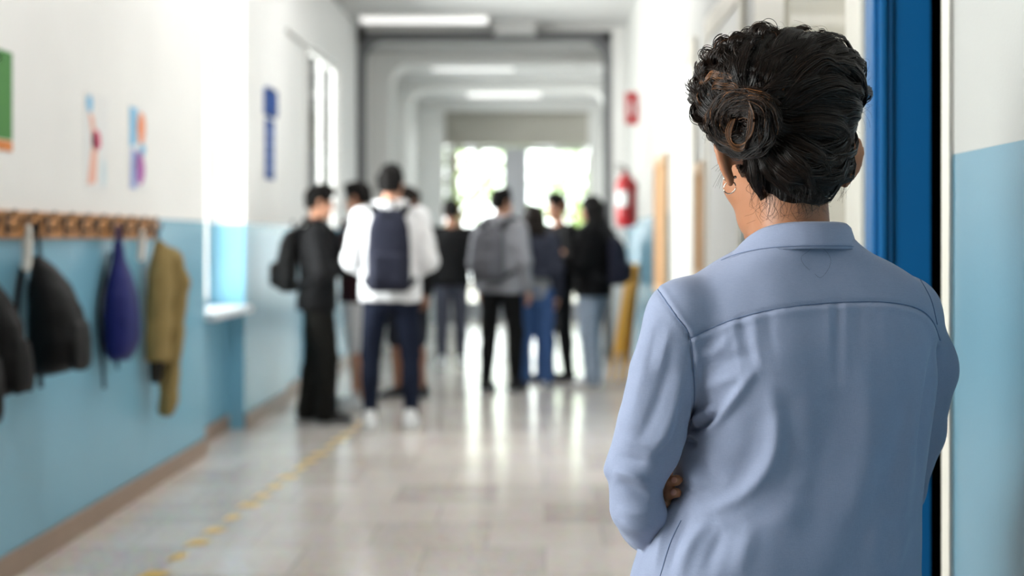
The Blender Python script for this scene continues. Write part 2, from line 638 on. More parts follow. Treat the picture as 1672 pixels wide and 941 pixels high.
# right wall; doorway to a dark room right behind the person in front
wr = MB()
TH = 0.117
wr.box((XR, -5.2, 0), (XR + TH, 2.619, ZC)).box((XR, 2.619, 2.12), (XR + TH, 3.286, ZC)).box((XR, 3.286, 0), (XR + TH, 11.3, ZC))
wr.box((XR + TH, 11.0, 0), (XR + 0.3, 11.3, ZC))
wr.box((0.88, 11.3, 0), (1.1, 23.4, ZC))
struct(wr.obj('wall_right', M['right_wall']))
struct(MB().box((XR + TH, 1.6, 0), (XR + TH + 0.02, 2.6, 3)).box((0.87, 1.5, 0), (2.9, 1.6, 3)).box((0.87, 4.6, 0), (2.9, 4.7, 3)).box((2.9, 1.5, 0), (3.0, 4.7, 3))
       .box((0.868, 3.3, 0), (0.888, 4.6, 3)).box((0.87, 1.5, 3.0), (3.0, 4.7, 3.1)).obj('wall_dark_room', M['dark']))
bb = MB()
for y0, y1 in ((-5.2, 2.6), (4.98, 5.3), (6.5, 7.0), (8.3, 11.3)):
    bb.box((XR - 0.016, y0, 0), (XR, y1, 0.10), 0.004)
bb.box((0.864, 11.3, 0), (0.88, 22.6, 0.10), 0.004)
struct(bb.obj('baseboard_right', M['skirting']))
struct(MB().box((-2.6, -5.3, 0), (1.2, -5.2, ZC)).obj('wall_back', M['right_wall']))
# end of the corridor: portal, panel, two glazed doors
we = MB()
we.box((-2.6, 22.6, 0), (-1.613, 23.0, ZC)).box((0.70, 22.6, 0), (1.3, 23.0, ZC)).box((-1.613, 22.6, 3.353), (0.70, 23.0, ZC))
struct(we.obj('wall_end', M['white']))
tr = MB().box((-1.613, 23.0, 2.80), (0.70, 23.08, 3.353)).box((-1.60, 22.97, 2.84), (0.69, 23.0, 2.88)).box((-1.60, 22.97, 3.28), (0.69, 23.0, 3.31))
struct(tr.obj('trim_door_head_panel', M['beige_panel']))
for i, (x0, x1) in enumerate(((-1.60, -0.55), (-0.40, 0.69))):
    e = tag(bpy.data.objects.new('door_%d' % (i + 2), None), kind='structure')
    COL.objects.link(e)
    e.location = ((x0 + x1) / 2, 23.05, 0)
    og = (e.location.x, 23.05, 0)
    f = MB()
    gx0, gx1 = ((-1.473, -0.677), (-0.279, 0.66))[i]
    f.box((x0, 23.02, 0), (gx0, 23.08, 2.79), 0.006).box((gx1, 23.02, 0), (x1, 23.08, 2.79), 0.006)
    f.box((gx0, 23.02, 2.72), (gx1, 23.08, 2.79)).box((gx0, 23.02, 0), (gx1, 23.08, 0.28))
    f.box((gx0, 23.035, 1.02), (gx1, 23.065, 1.07)).box((gx0, 23.04, 2.0), (gx1, 23.06, 2.025)).box(((gx0 + gx1) / 2 - 0.012, 23.04, 1.07), ((gx0 + gx1) / 2 + 0.012, 23.06, 2.72))
    fr = f.obj('door_frame', M['pale_grey'], e, origin=og)
    MB().box((gx0, 23.048, 0.28), (gx1, 23.052, 2.72)).obj('pane', M['glass'], e, origin=og)
    hx = gx1 + 0.05 if i == 0 else gx0 - 0.05
    MB().tube([(hx, 22.97, 0.95), (hx, 22.955, 1.0), (hx, 22.955, 1.3), (hx, 22.97, 1.35)], 0.012).obj('door_handle', M['steel'], e, origin=og)
struct(MB().box((-0.55, 23.0, 0), (-0.40, 23.09, 2.79)).obj('trim_door_post', M['pale_grey']))

# grey portal frame across the corridor, haunched corners
fr = MB()
fr.box((-2.05, 15.5, 0), (-1.965, 15.62, ZC)).box((0.64, 15.5, 0), (0.73, 15.62, 3.55)).box((-2.05, 15.5, 3.46), (0.73, 15.62, 3.56))
def fillet(cx, cz, r, sx):
    pts = [(cx, cz)]
    for k in range(9):
        a = k / 8 * PI / 2
        pts.append((cx + sx * r * (1 - math.sin(a)), cz - r * (1 - math.cos(a))))
    return pts
fr.prism(fillet(0.64, 3.46, 0.22, -1), 15.5, 15.62)
fr.prism(fillet(-1.965, 3.46, 0.22, 1), 15.5, 15.62)
struct(fr.obj('trim_portal_frame', M['grey_frame']))
struct(MB().box((0.73, 15.5, 0), (0.88, 15.62, ZC)).box((-2.05, 15.52, 3.56), (0.88, 15.6, ZC)).obj('wall_portal_infill', M['white']))
pl = MB()
for y, xw, xe in ((16.5, -1.80, 0.80), (19.4, -1.86, 0.82)):
    pl.box((-2.05, y, 0), (xw, y + 0.5, 3.47), 0.02).box((xe, y, 0), (0.88, y + 0.5, 3.47), 0.02).box((xw, y, 3.34), (xe, y + 0.5, 3.47))
    pl.prism(fillet(xw, 3.34, 0.25, 1), y, y + 0.5).prism(fillet(xe, 3.34, 0.25, -1), y, y + 0.5)
struct(pl.obj('wall_pilasters', M['white']))
# a square duct casing under the ceiling in front of the portal
struct(MB().box((-0.55, 15.1, 3.50), (-0.10, 15.48, ZC), 0.01).obj('trim_duct_casing', M['ceiling']))

# doorway casing: cream on the near edge, glossy blue on the far jamb
struct(MB().box((XR - 0.004, 2.619, 0), (XR + TH, 2.679, 2.12), 0.002).obj('trim_near_casing', M['cream']))
struct(MB().box((XR - 0.006, 2.608, 0), (XR + 0.01, 2.621, 2.14), 0.001).obj('trim_corner_bead', M['steel']))
j = MB()
j.box((XR, 3.195, 0), (XR + TH, 3.286, 2.12), 0.002)
j.box((XR - 0.012, 3.202, 0), (XR, 3.285, 2.16), 0.004)
j.box((XR + 0.0, 3.183, 0), (XR + 0.017, 3.197, 2.12), 0.004)
j.box((XR + 0.022, 3.188, 0), (XR + 0.030, 3.197, 2.12), 0.003)
struct(j.obj('trim_blue_jamb', M['blue_gloss']))
# glazed cream panel further along the right wall, then plain white doors
e = tag(bpy.data.objects.new('door_1', None), kind='structure'); COL.objects.link(e)
e.location = (XR, 3.9, 0); og = (XR, 3.9, 0)
f = MB()
f.box((XR - 0.02, 3.30, 0), (XR - 0.001, 3.46, 2.6), 0.004).box((XR - 0.02, 4.35, 0), (XR - 0.001, 4.97, 2.6), 0.004).box((XR - 0.02, 3.46, 2.45), (XR - 0.001, 4.35, 2.6), 0.004).box((XR - 0.02, 3.46, 0), (XR - 0.001, 4.35, 0.3), 0.004)
f.obj('door_frame', M['cream'], e, origin=og)
M['glazed'] = mat('back_painted_glass', (206, 198, 180), 0.10, 0.6, var=0.03, vscale=2)
MB().box((XR - 0.010, 3.462, 0.302), (XR - 0.002, 4.348, 2.448)).obj('pane', M['glazed'], e, origin=og)
MB().tube([(XR - 0.02, 4.42, 1.02), (XR - 0.05, 4.42, 1.02), (XR - 0.05, 4.53, 1.02)], 0.008).obj('door_handle', M['steel'], e, origin=og)
for i, (y0, y1) in enumerate(((5.3, 6.5), (7.0, 8.3))):
    e = tag(bpy.data.objects.new('door_%d' % (i + 4), None), kind='structure'); COL.objects.link(e)
    og = (XR, (y0 + y1) / 2, 0); e.location = og
    f = MB()
    f.box((XR - 0.022, y0, 0), (XR - 0.001, y0 + 0.09, 2.3), 0.004).box((XR - 0.022, y1 - 0.09, 0), (XR - 0.001, y1, 2.3), 0.004).box((XR - 0.022, y0 + 0.09, 2.2), (XR - 0.001, y1 - 0.09, 2.3), 0.004)
    f.obj('door_frame', M['cream'], e, origin=og)
    MB().box((XR - 0.012, y0 + 0.092, 0.004), (XR - 0.001, y1 - 0.092, 2.198), 0.003).obj('door_leaf', M['white'], e, origin=og)
    MB().tube([(XR - 0.012, y1 - 0.17, 1.02), (XR - 0.055, y1 - 0.17, 1.02), (XR - 0.055, y1 - 0.29, 1.02)], 0.009).obj('door_handle', M['steel'], e, origin=og)

# windows of the left wall
def window(n, y0, y1, z0, z1, x, sill=None, bars=1):
    e = tag(bpy.data.objects.new('window_%d' % n, None), kind='structure'); COL.objects.link(e)
    og = (x, (y0 + y1) / 2, z0); e.location = og
    f = MB(); t = 0.05
    f.box((x - 0.03, y0, z0), (x + 0.03, y0 + t, z1), 0.005).box((x - 0.03, y1 - t, z0), (x + 0.03, y1, z1), 0.005)
    f.box((x - 0.03, y0 + t, z0), (x + 0.03, y1 - t, z0 + t), 0.005).box((x - 0.03, y0 + t, z1 - t), (x + 0.03, y1 - t, z1), 0.005)
    for k in range(bars):
        y = y0 + (y1 - y0) * (k + 1) / (bars + 1)
        f.box((x - 0.025, y - 0.02, z0 + t), (x + 0.025, y + 0.02, z1 - t), 0.004)
    f.obj('window_frame', M['white'], e, origin=og)
    MB().box((x - 0.003, y0 + t, z0 + t), (x + 0.003, y1 - t, z1 - t)).obj('pane', M['glass'], e, origin=og)
    if sill:
        MB().box((sill[0], y0 - 0.0, z0 - 0.05), (sill[1], y1 + 0.0, z0 - 0.001), 0.008).obj('window_sill', M['sill'], e, origin=og)
window(1, 8.585, 9.695, 0.85, 3.35, -2.32, (-2.28, -1.99))
window(2, 12.535, 14.195, 1.305, 3.015, -2.12)
window(3, 0.505, 2.295, 0.905, 2.995, -2.25)
window(4, 17.105, 19.195, 0.905, 2.995, -2.25)  # this window and the next: hidden, added to brighten the far corridor
window(5, 20.005, 22.195, 0.905, 2.995, -2.25)

# yellow dashes painted on the floor along the left wall
d = MB()
y = 5.15
k = 0
while y < 10.7:
    x = -1.51 + (y - 5.5) * 0.05
    wd = 0.044 + 0.012 * math.sin(k * 2.3)
    d.prism([(x - wd, y), (x + wd * 0.7, y + 0.02), (x + wd, y + 0.12), (x - wd * 0.6, y + 0.14)], 0.0005, 0.002, axis=2)
    y += 0.28 + 0.03 * math.sin(k * 1.7); k += 1
struct(d.obj('floor_markings', M['yellow_paint']))

# ceiling lights
def ceiling_light(x0, x1, y, z, label, lamp='tube'):
    e = empty('ceiling_light', ((x0 + x1) / 2, y, z), label, 'light', 'ceiling tube lights')
    og = e.location
    MB().box((x0, y - 0.11, z - 0.035), (x1, y + 0.11, z), 0.008).obj('housing', M['white'], e, origin=og)
    MB().box((x0 + 0.02, y - 0.09, z - 0.075), (x1 - 0.02, y + 0.09, z - 0.036), 0.012, 3).obj('diffuser', M[lamp], e, origin=og)
M['tube'] = mat('fill_tube_diffuser', (250, 250, 248), 0.5, emit=(255, 254, 252), estr=31.0)
M['dim_tube'] = mat('dim_tube_diffuser', (250, 250, 248), 0.5, emit=(255, 252, 250), estr=0.8)
ceiling_light(-1.93, -0.58, 14.75, ZC, 'lit tube light on the ceiling in front of the grey portal frame', 'dim_tube')
ceiling_light(-1.42, -0.37, 17.6, 3.47, 'tube light on the ceiling just beyond the grey portal frame', 'dim_tube')
ceiling_light(-1.15, -0.05, 20.9, 3.47, 'farthest tube light, on the ceiling before the glazed doors', 'dim_tube')
for y in (5.0, 8.0, 11.0):  # unseen strong tubes, added as ambient light for walls and floor
    ceiling_light(-1.3, 0.05, y, ZC, 'added tube light overhead between camera and portal, out of the picture, for ambient light')

# outside the glazed end doors: paving and two trees
M['paving'] = mat('pale_paving', (190, 186, 176), 0.9, 0.2, var=0.1, vscale=3)
M['bark'] = mat('bark', (92, 76, 60), 0.9, 0.1, var=0.3, vscale=20, bump=0.5, bscale=30)
M['leaf'] = mat('leaf_green', (150, 176, 110), 0.6, 0.3, var=0.3, vscale=4)
struct(MB().box((-12, 23.6, -0.14), (12, 46, -0.02)).obj('ground_outside', M['paving']))
def tree(x, y, h, label, seed):
    r = np.random.RandomState(seed)
    e = empty('tree', (x, y, -0.02), label, 'tree')
    t = MB().tube([(0, 0, 0), (0.05, 0.02, h * 0.3), (-0.04, 0, h * 0.55), (0.02, 0.05, h * 0.85)], [0.16, 0.13, 0.1, 0.03], 10)
    for k in range(7):
        a = r.uniform(0, 6.28); z = h * r.uniform(0.3, 0.6); l = h * 0.3
        t.tube([(0, 0, z), (math.cos(a) * l * 0.5, math.sin(a) * l * 0.5, z + l * 0.45), (math.cos(a) * l, math.sin(a) * l, z + l * 0.8)], [0.06, 0.04, 0.015], 6)
    t.obj('trunk', M['bark'], e, smooth=True)
    n = 1500
    c = r.normal(size=(n, 3)); c /= np.linalg.norm(c, axis=1, keepdims=True)
    c *= (r.uniform(0.25, 1, (n, 1)) ** 0.5) * np.array([h * 0.36, h * 0.36, h * 0.36])
    c += np.array([0, 0, h * 0.68]) + r.normal(size=(n, 3)) * 0.12
    a = r.normal(size=(n, 3)); a /= np.linalg.norm(a, axis=1, keepdims=True)
    b = np.cross(a, r.normal(size=(n, 3))); b /= np.linalg.norm(b, axis=1, keepdims=True)
    L = r.uniform(0.07, 0.13, (n, 1))
    v = np.stack([c - a * L, c + b * L * 0.45, c + a * L, c - b * L * 0.45], 1).reshape(-1, 3)
    mesh_np('foliage', v, np.arange(4 * n).reshape(n, 4), M['leaf'], e, False)
tree(-1.9, 30.5, 4.6, 'leafy tree outside, seen through the left glazed door', 3)
tree(1.0, 32.0, 4.0, 'leafy tree outside, seen through the right glazed door', 5)
# ================================================================== coat rack and what hangs on it
XW = XL
rail = empty('coat_rack', (XW, 6.0, 1.355), 'long honey-coloured wooden coat rail with dark hooks along the blue and white left wall', 'coat rack')  # light of the two added windows, brightens the far corridor
og = (XW, 6.0, 1.355)
rb = MB().box((XW, 4.0, 1.30), (XW + 0.022, 7.46, 1.408), 0.004)
rb.obj('board', M['wood'], rail, origin=og)
hook_y = [4.05 + 0.217 * k for k in range(16)]
for y in hook_y:
    h = MB()
    h.box((XW + 0.0225, y - 0.017, 1.312), (XW + 0.027, y + 0.017, 1.398), 0.002)
    h.tube(catmull([(XW + 0.026, y, 1.345), (XW + 0.05, y, 1.335), (XW + 0.072, y, 1.345), (XW + 0.078, y, 1.372)], 9), 0.0055, 8)
    h.tube(catmull([(XW + 0.026, y, 1.38), (XW + 0.045, y, 1.388), (XW + 0.055, y, 1.402)], 6), 0.005, 8)
    h.ball((XW + 0.078, y, 1.374), 0.009).ball((XW + 0.055, y, 1.404), 0.008)
    h.obj('hook', M['dark_metal'], rail, smooth=True, origin=og)
HX = XW + 0.054       # where a loop sits on a hook

def fabric(name, c, **kw):
    kw.setdefault('rough', 0.85); kw.setdefault('spec', 0.2); kw.setdefault('var', 0.12); kw.setdefault('vscale', 14)
    kw.setdefault('bump', 0.25); kw.setdefault('bscale', 350); kw.setdefault('sheen', 0.0)
    return mat(name, c, **kw)
M['bag_black'] = fabric('black_nylon', (13, 13, 14), rough=0.6)
M['bag_black2'] = fabric('black_nylon_flat', (11, 11, 12), rough=0.7)
M['bag_blue'] = fabric('navy_blue_nylon', (28, 35, 100), rough=0.55)
M['bag_navy'] = fabric('slate_navy_canvas', (36, 38, 52))
M['bag_grey'] = fabric('grey_canvas', (92, 92, 98))
M['khaki'] = fabric('khaki_cotton', (142, 122, 78))
M['lining'] = fabric('dark_lining', (40, 38, 34))
M['strap'] = fabric('dark_webbing', (30, 31, 34))
M['white_tape'] = fabric('white_cotton_tape', (228, 226, 220))


def hang_bag(y, zb, w, d, h, m, label, strap_y=0.0, strap_len=0.2, seed=0, top=None):
    """slouching backpack hanging from a hook by its loop; local frame: +x out of the wall, +y along it"""
    hy = min(hook_y, key=lambda q: abs(q - y))
    e = empty('backpack', (XW, y, zb), label, 'backpack')
    hz = 1.359 - zb
    dy = hy - y
    F = Field((0.0, -w * 0.8, -0.05), (d + 0.14, w * 0.8, h + 0.12), 0.008)
    zs = np.array([0.0, 0.03, 0.12, 0.3, 0.55, 0.75, 0.9, 1.0]) * h
    aw = np.array([0.40, 0.74, 0.97, 1.02, 0.93, 0.76, 0.48, 0.18]) * w / 2
    dd = np.array([0.34, 0.70, 0.97, 1.0, 0.88, 0.68, 0.42, 0.16]) * d / 2
    F.loft(zs, 0.035 + dd, dy * np.linspace(0, 0.55, 8) , dd, aw, p=2.25, caps=0.015)
    F.loft(np.array([0.05, 0.1, 0.3, 0.42]) * h, 0.035 + d * 0.93, 0.0, np.array([0.010, 0.016, 0.016, 0.008]), aw[2] * np.array([0.6, 0.72, 0.7, 0.55]), p=2.6, k=0.03)
    F.wobble(0.006, 16, seed)
    F.obj('body', m, e)
    zp = MB()
    arc = [(0.035 + 2 * np.interp(z, zs, dd) * 0.72, sgn * np.interp(z, zs, aw) * 0.88 + dy * 0.4 * z / h, z) for sgn, zl in ((-1, np.linspace(0.35, 0.93, 9) * h), (1, np.linspace(0.93, 0.35, 9) * h)) for z in zl]
    zp.tube(catmull(arc, 40), 0.006, 6)
    zp.obj('zip', M['strap'], e, smooth=True)
    lp = MB().tube(catmull([(0.045, dy * 0.5 - 0.03, h * 0.96), (HX - XW - 0.002, dy - 0.017, hz - 0.03), (HX - XW, dy, hz + 0.002), (HX - XW + 0.004, dy + 0.017, hz - 0.03), (0.06, dy * 0.5 + 0.03, h * 0.96)], 24), 0.008, 8)
    lp.obj('hanging_loop', M['strap'], e, smooth=True)
    for sgn in (-1, 1):
        st = MB().tube(catmull([(0.022, sgn * w * 0.17, h * 0.93), (0.018, sgn * w * 0.34, h * 0.6), (0.020, sgn * w * 0.42, h * 0.2), (0.03, sgn * w * 0.40 + strap_y, -0.02), (0.035, sgn * w * 0.36 + strap_y, -strap_len * (1.0 if sgn > 0 else 0.55))], 30), 0.011, 6)
        st.obj('shoulder_strap', M['strap'], e, smooth=True)
    return e


hang_bag(4.70, 0.655, 0.27, 0.20, 0.56, M['bag_black2'], 'black backpack at the left edge of the picture, nearest one on the coat rail', 0.0, 0.2, 1)
hang_bag(4.99, 0.735, 0.25, 0.20, 0.48, M['bag_black2'], 'black backpack hanging just behind the one at the left edge of the picture', 0.0, 0.05, 2)
hang_bag(5.575, 0.765, 0.30, 0.215, 0.47, M['bag_black'], 'full black backpack hanging alone between the white cloth strip and the navy gym bag', 0.0, 0.06, 3)

# navy gym bag
y, hy, zb = 6.60, hook_y[min(range(16), key=lambda k: abs(hook_y[k] - 6.62))], 0.735
e = empty('gym_bag', (XW, y, zb), 'navy blue drawstring gym bag hanging between the black backpack and the khaki jacket', 'bag')
dy = hy - y
F = Field((0, -0.25, -0.05), (0.26, 0.25, 0.62), 0.008)
F.loft([0, 0.03, 0.10, 0.2, 0.3, 0.4, 0.47, 0.55], [0.075, 0.08, 0.085, 0.085, 0.08, 0.07, 0.06, 0.055], [0, 0, 0, 0, dy * 0.2, dy * 0.5, dy * 0.8, dy],
       [0.035, 0.055, 0.072, 0.075, 0.065, 0.045, 0.03, 0.022], [0.07, 0.11, 0.135, 0.14, 0.125, 0.085, 0.045, 0.022], p=2.2, caps=0.01)
F.wobble(0.005, 22, 4)
F.obj('body', M['bag_blue'], e)
hz = 1.359 - zb
MB().tube(catmull([(0.05, dy - 0.012, 0.54), (HX - XW, dy - 0.018, hz - 0.03), (HX - XW, dy, hz + 0.002), (HX - XW + 0.004, dy + 0.018, hz - 0.03), (0.06, dy + 0.012, 0.54)], 20), 0.008, 8).obj('hanging_cord', M['bag_blue'], e, smooth=True)
for s, l in ((-1, -0.12), (1, -0.05)):
    MB().tube(catmull([(0.03, dy * 0.6 + s * 0.03, 0.5), (0.02, s * 0.13, 0.25), (0.03, s * 0.11, 0.02), (0.035, s * 0.10, l)], 24), 0.008, 6).obj('cord', M['strap'], e, smooth=True)

# khaki jacket
hy = hook_y[15]
e = empty('jacket', (XW, hy, 0.42), 'khaki jacket hanging from the last hook at the right end of the coat rail', 'jacket')
F = Field((0.0, -0.3, -0.06), (0.30, 0.34, 1.0), 0.008)
F.loft([0.26, 0.30, 0.5, 0.68, 0.78, 0.83, 0.865], [0.075, 0.075, 0.08, 0.085, 0.08, 0.072, 0.068], [-0.06, -0.06, -0.055, -0.035, -0.01, 0, 0],
       [0.05, 0.055, 0.06, 0.062, 0.05, 0.036, 0.02], [0.085, 0.09, 0.095, 0.10, 0.08, 0.05, 0.025], p=2.3, caps=0.008)
F.chain([(0.08, 0.0, 0.83), (0.12, 0.05, 0.76), (0.14, 0.075, 0.66), (0.125, 0.06, 0.4), (0.105, 0.04, 0.05), (0.10, 0.035, 0.0)], [0.035, 0.055, 0.062, 0.052, 0.045, 0.040], 0.03)
F.wobble(0.007, 20, 8)
F.obj('body', M['khaki'], e)
F = Field((0.0, -0.2, 0.05), (0.2, 0.2, 0.4), 0.008)
F.loft([0.14, 0.18, 0.30], [0.06, 0.06, 0.07], [-0.03, -0.03, -0.05], [0.025, 0.03, 0.04], [0.05, 0.055, 0.07], caps=0.01)
F.wobble(0.004, 20, 3).obj('lining', M['lining'], e)
MB().tube(catmull([(0.062, -0.02, 0.85), (0.055, -0.017, 0.90), (0.054, 0.0, 0.939), (0.056, 0.017, 0.90), (0.064, 0.02, 0.85)], 14), 0.006, 6).obj('hanging_loop', M['lining'], e, smooth=True)

# white cloth strips
for k, (yk, ll, lab) in enumerate(((hook_y[6], 0.155, 'white cloth strip hanging from a hook left of the lone black backpack'), (hook_y[13], 0.14, 'white cloth strip hanging from a hook between gym bag and khaki jacket'))):
    e = empty('cloth_strip', (XW, yk, 1.34 - ll), lab, 'cloth strip', 'cloth strips on the coat rail')
    F = Field((0, -0.06, -0.02), (0.13, 0.06, ll + 0.05), 0.005)
    F.chain([(0.105, 0, ll + 0.0), (0.1, 0.006, ll * 0.6), (0.098, -0.004, 0.01)], [0.011, 0.017, 0.02], 0.01)
    F.wobble(0.003, 60, k).obj('hanging_strip', M['white_tape'], e)

# ================================================================== things on the walls
def wall_sheet(name, y0, y1, z0, z1, m, label, cat, patches=(), t=0.003, x=XW, group=None):
    e = empty(name, (x, (y0 + y1) / 2, z0), label, cat, group)
    og = (x, (y0 + y1) / 2, z0)
    MB().box((x + 0.0005, y0, z0), (x + t, y1, z1), 0.0008, 1).obj('mounted_sheet', m, e, origin=og)
    for nm, mm, poly in patches:
        pts = [(y0 + u * (y1 - y0), z0 + v * (z1 - z0)) for u, v in poly]
        MB().prism(pts, x + t + 0.0003, x + t + 0.0013, axis=0).obj(nm, mm, e, origin=og)
    return e

def blob(cx, cy, rx, ry, n=14, wob=0.15, seed=0):
    r = random.Random(seed)
    return [(cx + rx * (1 + r.uniform(-wob, wob)) * math.cos(2 * PI * k / n), cy + ry * (1 + r.uniform(-wob, wob)) * math.sin(2 * PI * k / n)) for k in range(n)]
for nm, c in (('p_green', (78, 138, 70)), ('p_dkgreen', (58, 104, 52)), ('p_orange', (222, 138, 74)), ('p_pink', (226, 88, 128)), ('p_blush', (238, 180, 160)), ('p_sky', (128, 190, 226)), ('p_blue', (62, 96, 158)), ('p_purple', (176, 96, 172)), ('p_lav', (150, 166, 214)), ('p_peach', (234, 150, 110)), ('p_pale', (210, 226, 232)), ('sign_blue', (48, 82, 150))):
    M[nm] = mat(nm, c, 0.7, 0.3, var=0.08)
wall_sheet('poster', 4.85, 5.48, 1.63, 2.02, M['paper'], 'green poster with an orange bottom edge at the left edge of the picture', 'poster',
           (('print', M['p_green'], [(0.02, 0.12), (0.97, 0.12), (0.97, 0.98), (0.02, 0.98)]), ('print', M['p_orange'], [(0.02, 0.01), (0.97, 0.01), (0.97, 0.11), (0.02, 0.11)]),
            ('print', M['p_pale'], blob(0.66, 0.9, 0.12, 0.06, seed=2))))
wall_sheet('child_drawing', 6.33, 6.66, 1.52, 1.96, M['paper'], 'white drawing with a pink figure and a pale blue patch, left of the two drawings', 'drawing',
           (('print', M['p_sky'], blob(0.18, 0.88, 0.14, 0.09, seed=1)), ('print', M['p_blush'], [(0.1, 0.05), (0.45, 0.08), (0.5, 0.45), (0.35, 0.75), (0.15, 0.8), (0.3, 0.5)]),
            ('print', M['p_pink'], blob(0.47, 0.52, 0.2, 0.11, seed=3)), ('print', M['p_pale'], blob(0.8, 0.2, 0.12, 0.15, seed=4))))
wall_sheet('child_drawing', 7.0, 7.30, 1.54, 1.965, M['paper'], 'drawing with blue, orange and purple shapes, right of the two drawings', 'drawing',
           (('print', M['p_sky'], [(0.03, 0.5), (0.4, 0.55), (0.45, 0.97), (0.03, 0.97)]), ('print', M['p_peach'], blob(0.68, 0.74, 0.24, 0.2, seed=5)),
            ('print', M['p_lav'], [(0.05, 0.02), (0.4, 0.02), (0.5, 0.45), (0.1, 0.5)]), ('print', M['p_purple'], blob(0.62, 0.27, 0.25, 0.2, seed=6)), ('print', M['p_sky'], blob(0.75, 0.5, 0.18, 0.08, seed=7))))
e = empty('wall_sign', (XW, 10.55, 1.74), 'tall narrow blue sign on the wall pier between the two left windows', 'sign')
og = (XW, 10.55, 1.74)
MB().box((XW + 0.001, 10.36, 2.21), (XW + 0.010, 10.74, 2.41), 0.03, 3).obj('plate', M['sign_blue'], e, origin=og)
MB().box((XW + 0.001, 10.40, 1.74), (XW + 0.010, 10.72, 2.185), 0.004).obj('plate', M['sign_blue'], e, origin=og)
for k in range(4):
    MB().box((XW + 0.0101, 10.46 + 0.02 * (k % 2), 1.82 + 0.085 * k), (XW + 0.012, 10.66, 1.845 + 0.085 * k)).obj('print', M['p_lav'], e, origin=og)

# notice boards seen edge on along the right wall
def board(y0, y1, z0, z1, label):
    e = empty('notice_board', (XR, (y0 + y1) / 2, z0), label, 'notice board', 'notice boards on the right wall')
    og = (XR, (y0 + y1) / 2, z0)
    t = 0.05; x0, x1 = XR - 0.03, XR - 0.0005
    MB().box((x0, y0, z0), (x1, y0 + t, z1), 0.004).box((x0, y1 - t, z0), (x1, y1, z1), 0.004).box((x0, y0 + t, z0), (x1, y1 - t, z0 + t), 0.004).box((x0, y0 + t, z1 - t), (x1, y1 - t, z1), 0.004).obj('frame', M['wood_board'], e, origin=og)
    MB().box((x0 + 0.014, y0 + t, z0 + t), (x1, y1 - t, z1 - t)).obj('panel', M['cork'], e, origin=og)
board(8.62, 9.45, 0.95, 1.82, 'wood framed notice board on the right wall, tall one beside the blue paint')
board(6.52, 6.92, 1.10, 1.66, 'small wood framed notice board between the two white doors')

# fire extinguisher and its sign
ex, ey, z0 = 0.775, 13.6, 1.41
e = empty('fire_extinguisher', (ex, ey, z0), 'red fire extinguisher with a white label mounted on the far right wall', 'fire extinguisher')
og = (ex, ey, z0)
F = Field((-0.13, -0.13, -0.02), (0.13, 0.13, 0.62), 0.006)
F.loft([0.0, 0.02, 0.10, 0.40, 0.46, 0.50, 0.53], 0, 0, [0.075, 0.088, 0.098, 0.098, 0.075, 0.035, 0.026], [0.075, 0.088, 0.098, 0.092, 0.075, 0.035, 0.026], p=2, caps=0.005)
F.obj('cylinder', M['red'], e)
th = np.linspace(PI * 1.08, PI * 1.6, 13)
lv = [(0.1005 * math.cos(a), 0.1005 * math.sin(a), z) for z in (0.20, 0.34) for a in th]
lf = [[i, i + 1, 14 + i, 13 + i] for i in range(12)]
mesh_np('label', lv, lf, M['paper'], e)
v = MB().cyl((0, 0, 0.525), (0, 0, 0.565), 0.022).cyl((0, -0.025, 0.55), (0, 0.025, 0.55), 0.012)
v.tube([(0, 0.01, 0.565), (-0.03, 0.0, 0.585), (-0.10, 0.0, 0.60)], 0.008).tube([(0, 0.0, 0.55), (-0.04, 0.0, 0.548), (-0.10, 0.0, 0.555)], 0.007)
v.obj('valve', M['dark_metal'], e, smooth=True)
MB().tube(catmull([(0.0, -0.03, 0.55), (0.0, -0.10, 0.54), (0.01, -0.115, 0.44), (0.01, -0.108, 0.2), (0.01, -0.105, 0.1)], 20), [0.011] * 16 + [0.014, 0.016, 0.018, 0.02], 8).obj('hose', M['black_rubber'], e, smooth=True)
MB().box((0.08, -0.04, 0.36), (0.104, 0.04, 0.42), 0.004).obj('bracket', M['dark_metal'], e)
MB().box((0.08, -0.05, 0.06), (0.104, 0.05, 0.09), 0.004).obj('bracket', M['dark_metal'], e)
e = empty('wall_sign', (0.88, 13.2, 2.36), 'small red projecting sign above the fire extinguisher', 'sign')
MB().box((-0.135, -0.005, 0.0), (-0.012, 0.005, 0.30), 0.003).obj('plate', M['red'], e)
MB().box((-0.012, -0.012, 0.06), (-0.0005, 0.012, 0.24), 0.002).obj('bracket', M['steel'], e)
F = MB().box((-0.09, -0.0065, 0.08), (-0.06, -0.0052, 0.2)).box((-0.083, -0.0065, 0.2), (-0.067, -0.0052, 0.23)).box((-0.083, -0.0065, 0.212), (-0.05, -0.0052, 0.222))
F.obj('pictogram', M['paper'], e)

# yellow folding floor sign leaning on the far right wall
e = empty('caution_sign', (0.735, 12.95, 0), 'yellow floor sign standing by the right wall behind the long-haired girl in black', 'sign', None, 0.42)
def slab(x0, dx, name, y0, y1):
    L = math.hypot(dx, 1.06)
    a = math.atan2(dx, 1.06)
    R = Matrix.Translation((x0, 0, 0.012)) @ Matrix.Rotation(a, 4, 'Y')
    b = MB()
    b.box((-0.011, y0, 0), (0.011, y0 + 0.04, L), 0.004, 2, R).box((-0.011, y1 - 0.04, 0), (0.011, y1, L), 0.004, 2, R)
    b.box((-0.007, y0 + 0.04, 0.25), (0.007, y1 - 0.04, L), 0.003, 2, R)
    return b.obj(name, M['yellow'], e)
slab(-0.115, 0.190, 'front_panel', -0.10, 0.10)
slab(-0.030, 0.132, 'rear_panel', -0.09, 0.09)
